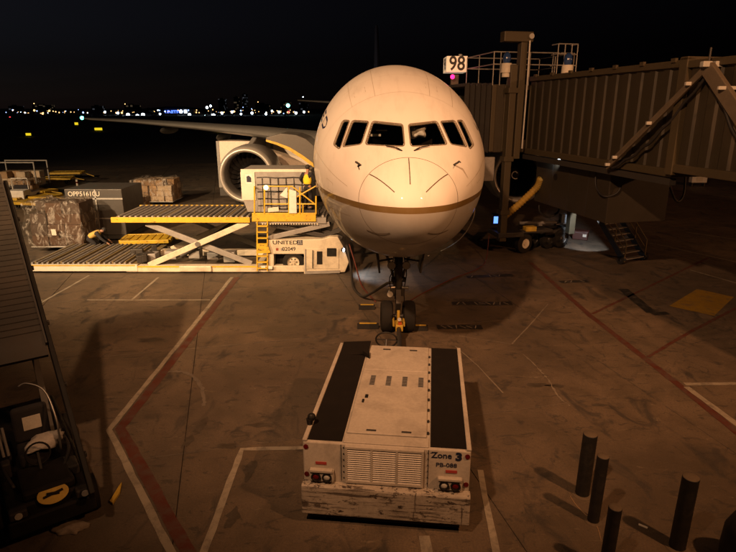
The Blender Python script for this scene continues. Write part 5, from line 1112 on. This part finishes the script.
t = MB(); t.extr([G(110, 503, .01), G(119, 488, .01), G(122, 484, .01), G(120, 494, .01), G(113, 505, .01)], (0, 0, .05)); tag(part('yellow_wedge', t, YELD, None, loc=G(116, 495)), 'small yellow wedge lying right of the belt loader beside the red line', 'wedge')
# ------------------------------------------------------------------ distance: trailer, airfield signs, hangar, towers, lamps
tx, ty = -11.5, 44.3; TRL = thing('box_truck', 'pale box body of a service truck parked under the wing behind the right engine', 'truck', (-7, ty+1.2, 0))
t = MB(); t.box((tx, ty, 1.5), (-2.9, ty+2.5, 5.0)); part('box', t, dirty('truck_box_paint', (.72, .62, .52), .5, amount=.12, scale=.8), TRL, bevel=.04)
for x in (tx-.01, -7.4, -3.2): t = MB(); t.box((x, ty-.04, 1.5), (x+.2, ty-.005, 5.0)); part('corner_post', t, GREY, TRL)
t = MB(); t.box((tx, ty+.05, .85), (-1.0, ty+2.4, 1.49)); part('chassis', t, DKM, TRL)
t = MB(); t.box((-2.85, ty, 1.5), (-.9, ty+2.5, 2.9)); part('cab', t, WHITE, TRL, bevel=.1)
for x in (tx+1.6, tx+2.8, -2.0):
    t = MB(); t.lathe([(-.15, .25), (-.15, .5), (.15, .5), (.15, .25)], (x, ty+.2, .5), (0, 1, 0), 20); part('wheel', t, RUB, TRL)
TSY = glow('lit_yellow_sign', (1, .74, .02), .9)
for i, (px, py, w, lb) in enumerate(((28.5, 134, 6, 'small lit yellow taxiway sign at far left, lowest of the four'), (98.5, 128.5, 9, 'wide lit yellow taxiway sign left of the wing'), (76.5, 123, 4, 'tiny lit yellow taxiway sign just under the wing tip'), (217, 130, 5, 'lit yellow taxiway sign peeking over the wing'))):
    d = G(px, py+2.5).y; p = G(px, py+2.5); W_ = .8*w/FOC*d; P_ = thing('taxiway_sign', lb, 'sign', p, 0, 'lit taxiway signs')
    t = MB(); t.box((p.x-W_/2, p.y, .25), (p.x+W_/2, p.y+.2, .25+2.3/FOC*d)); part('lit_face', t, TSY, P_)
    t = MB(); t.box((p.x-W_/2-.05, p.y-.02, .25+2.3/FOC*d), (p.x+W_/2+.05, p.y+.25, .32+2.3/FOC*d)); t.box((p.x-W_*.4, p.y+.05, -.05), (p.x-W_*.3, p.y+.15, .25)); t.box((p.x+W_*.3, p.y+.05, -.05), (p.x+W_*.4, p.y+.15, .25)); part('housing', t, DKM, P_)
HG = thing('hangar', 'distant dark hangar carrying a blue lit UNITED sign', 'hangar', D(174, 118, 900)); p = D(174, 112, 900)
t = MB(); t.box((p.x-55, 900, -1), (p.x+30, 990, p.z+4)); part('wall', t, FARB, HG); t = MB(); t.extr([(p.x-56, 899, p.z+4), (p.x+31, 899, p.z+4), (p.x-12, 899, p.z+8)], (0, 92, 0)); part('roof', t, FARB, HG)
text('sign_lettering', 'UNITED', 7.2, glow('blue_sign', (.10, .22, 1), 2.2), HG, FACE((p.x, 898.5, D(174, 112.2, 900).z)), .3, .15, 'CENTER', 1.05)
t = MB(); t.box((p.x+16, 898, p.z-3), (p.x+20, 899, p.z+3)); part('sign_emblem', t, glow('white_sign', (.8, .9, 1), 5), HG)
AT = thing('parked_jet_tail', 'dark silhouette of a distant parked airliner tail left of the hangar sign', 'airplane', D(152, 116, 700)); p = D(150, 112, 700)
t = MB(); t.extr([D(146, 108, 700), D(149, 107.5, 700), D(158, 115, 700), D(152, 116, 700)], (0, 1.2, 0)); part('tail_fin', t, FARB, AT); t = MB(); t.cyl(D(152, 117, 700), D(190, 117.5, 700), 2.6, 3.0, 20); part('fuselage', t, FARB, AT, smooth=True)
def litwall(name, dens, col, st):
    m, nt, bs = mk(name); bs.inputs['Base Color'].default_value = (.05, .05, .055, 1); bs.inputs['Roughness'].default_value = .8
    v = coords(nt, True, (1/9, 1/9, 1/6)); fl = nt.nodes.new('ShaderNodeVectorMath'); fl.operation = 'FLOOR'; nt.links.new(v, fl.inputs[0])
    wn_ = nt.nodes.new('ShaderNodeTexWhiteNoise'); nt.links.new(fl.outputs[0], wn_.inputs['Vector'])
    e = math_(nt, 'MULTIPLY', math_(nt, 'GREATER_THAN', wn_.outputs['Value'], 1-dens), st); bs.inputs['Emission Color'].default_value = (*col, 1); nt.links.new(e, bs.inputs['Emission Strength']); m.cycles.emission_sampling = 'NONE'; return m
LW1, LW2 = litwall('far_lit_wall', .10, (.8, .85, 1), .045), litwall('far_warm_wall', .12, (1, .7, .4), .05)
for px, top, w, d, mt, lb in ((221, 99, 6, 2600, LW1, 'distant slab tower, left of the two tallest on the skyline'), (244, 94, 4, 3000, LW1, 'thin distant tower, tallest on the skyline'), (236, 97, 5, 2900, LW2, 'distant tower between the slab and the thin tower'), (130, 105, 12, 2500, LW2, 'low distant block left of the bright white floodlights'), (95, 106, 8, 2600, LW1, 'low distant block above the wing tip'), (285, 102, 9, 2600, LW2, 'distant block behind the green-white lamp near the airliner'),
        (262, 104, 14, 2500, LW2, 'wide low distant block right of the towers'), (40, 105, 16, 2700, LW2, 'wide low distant block at far left'), (12, 106, 8, 2500, LW1, 'small distant block at the left picture edge'), (303, 103, 8, 2700, LW1, 'distant block half hidden by the airliner nose')):
    a, c = D(px-w/2, top, d), D(px+w/2, 109, d); B_ = thing('city_building', lb, 'building', (a.x, d, 0), 0, 'buildings on the skyline')
    t = MB(); t.box((a.x, d, -1), (c.x, d+60, a.z)); part('wall', t, mt, B_); t = MB(); t.box((a.x+(c.x-a.x)*.3, d+10, a.z), (a.x+(c.x-a.x)*.6, d+30, a.z+5)); part('roof_plant', t, FARB, B_)
CW = {'white': glow('far_white_lamp', (.75, .88, 1), 12), 'orange': glow('far_orange_lamp', (1, .55, .2), 3), 'red': glow('far_red_lamp', (1, .05, .06), 4), 'green': glow('far_green_lamp', (.2, 1, .85), 8), 'blue': glow('far_blue_lamp', (.35, .5, 1), 3)}
def far_lamp(px, py, d, r, col, label, group):
    p = D(px, py, d); P_ = thing('light_mast', label, 'lamp', (p.x, d, 0), 0, group)
    t = MB(); t.cyl((p.x, d+.6, -1), (p.x, d+.6, p.z), .25, .15, 6); part('pole', t, FARB, P_); t = MB(); t.ball((p.x, d, p.z), r, 8, 6); part('lamp_head', t, CW[col], P_, smooth='all')
for px, py, r in ((128, 115, 2.0), (137.5, 116.3, 2.1), (143, 115, 2.0), (189.5, 114.8, 1.6), (198, 117, 1.4), (205, 116.5, 1.5), (213.5, 116, 2.4), (207, 107.5, 1.3), (210.5, 106, 1.1), (181, 111.5, 1.7), (232, 112, 1.2), (279, 112, 1.2), (222, 113, 1.3), (241, 114, 1.0), (252, 113, 1.3), (266, 114, 1.1), (272, 111, 1.0), (296, 113, 1.3), (304, 112, 1.1), (118, 113, 1.2), (160, 114, 1.0), (105, 112, 1.1)):
    far_lamp(px, py, 640, r, 'white', 'bright white floodlight mast on the far side of the airfield', 'bright white floodlight masts far off')
far_lamp(288, 105.5, 640, 2.0, 'green', 'bright green-white lamp on the skyline left of the airliner nose', None); far_lamp(288.5, 112, 640, 1.1, 'red', 'red lamp just below the green-white lamp', None)
far_lamp(13, 120, 500, 1.1, 'red', 'larger red lamp low on the horizon at far left', None); far_lamp(10, 117.5, 500, .7, 'red', 'smaller red lamp beside the larger one at far left', None)
rnd = random.Random(21)
for k in range(125):
    px = rnd.uniform(2, 312); py = 112+rnd.gauss(0, 1.5); col = 'orange' if rnd.random() < .72 else rnd.choice(('white', 'blue'))
    far_lamp(px, py, rnd.uniform(700, 1100), rnd.choice((.4, .5, .6, .7, .8, 1.2)), col, 'tiny %s street lamp in the row of city lights on the horizon' % col, 'tiny %s city lights on the horizon' % col)
for px, py in ((34, 103.5), (125, 104), (258, 102), (303, 97)): far_lamp(px, py, 1000, .8, 'orange' if px < 260 else 'white', 'faint lamp standing high above the row of city lights', 'high faint lamps on the horizon')
p = G(697, 186); UCB = thing('utility_cabinet', 'small pale lit cabinet on the dark apron beyond the bridge at right', 'cabinet', p); M = RM[UCB.name]
t = MB(M); t.box((-.75, -.3, .35), (.75, .3, 1.35)); part('casing', t, WHITE, UCB, bevel=.04)
for x in (-.6, .6): t = MB(M); t.box((x-.06, -.2, 0), (x+.06, .2, .35)); part('foot', t, DKM, UCB)
t = MB(M); t.box((-.3, -.325, .5), (.3, -.302, 1.2)); part('door', t, PAPER, UCB)
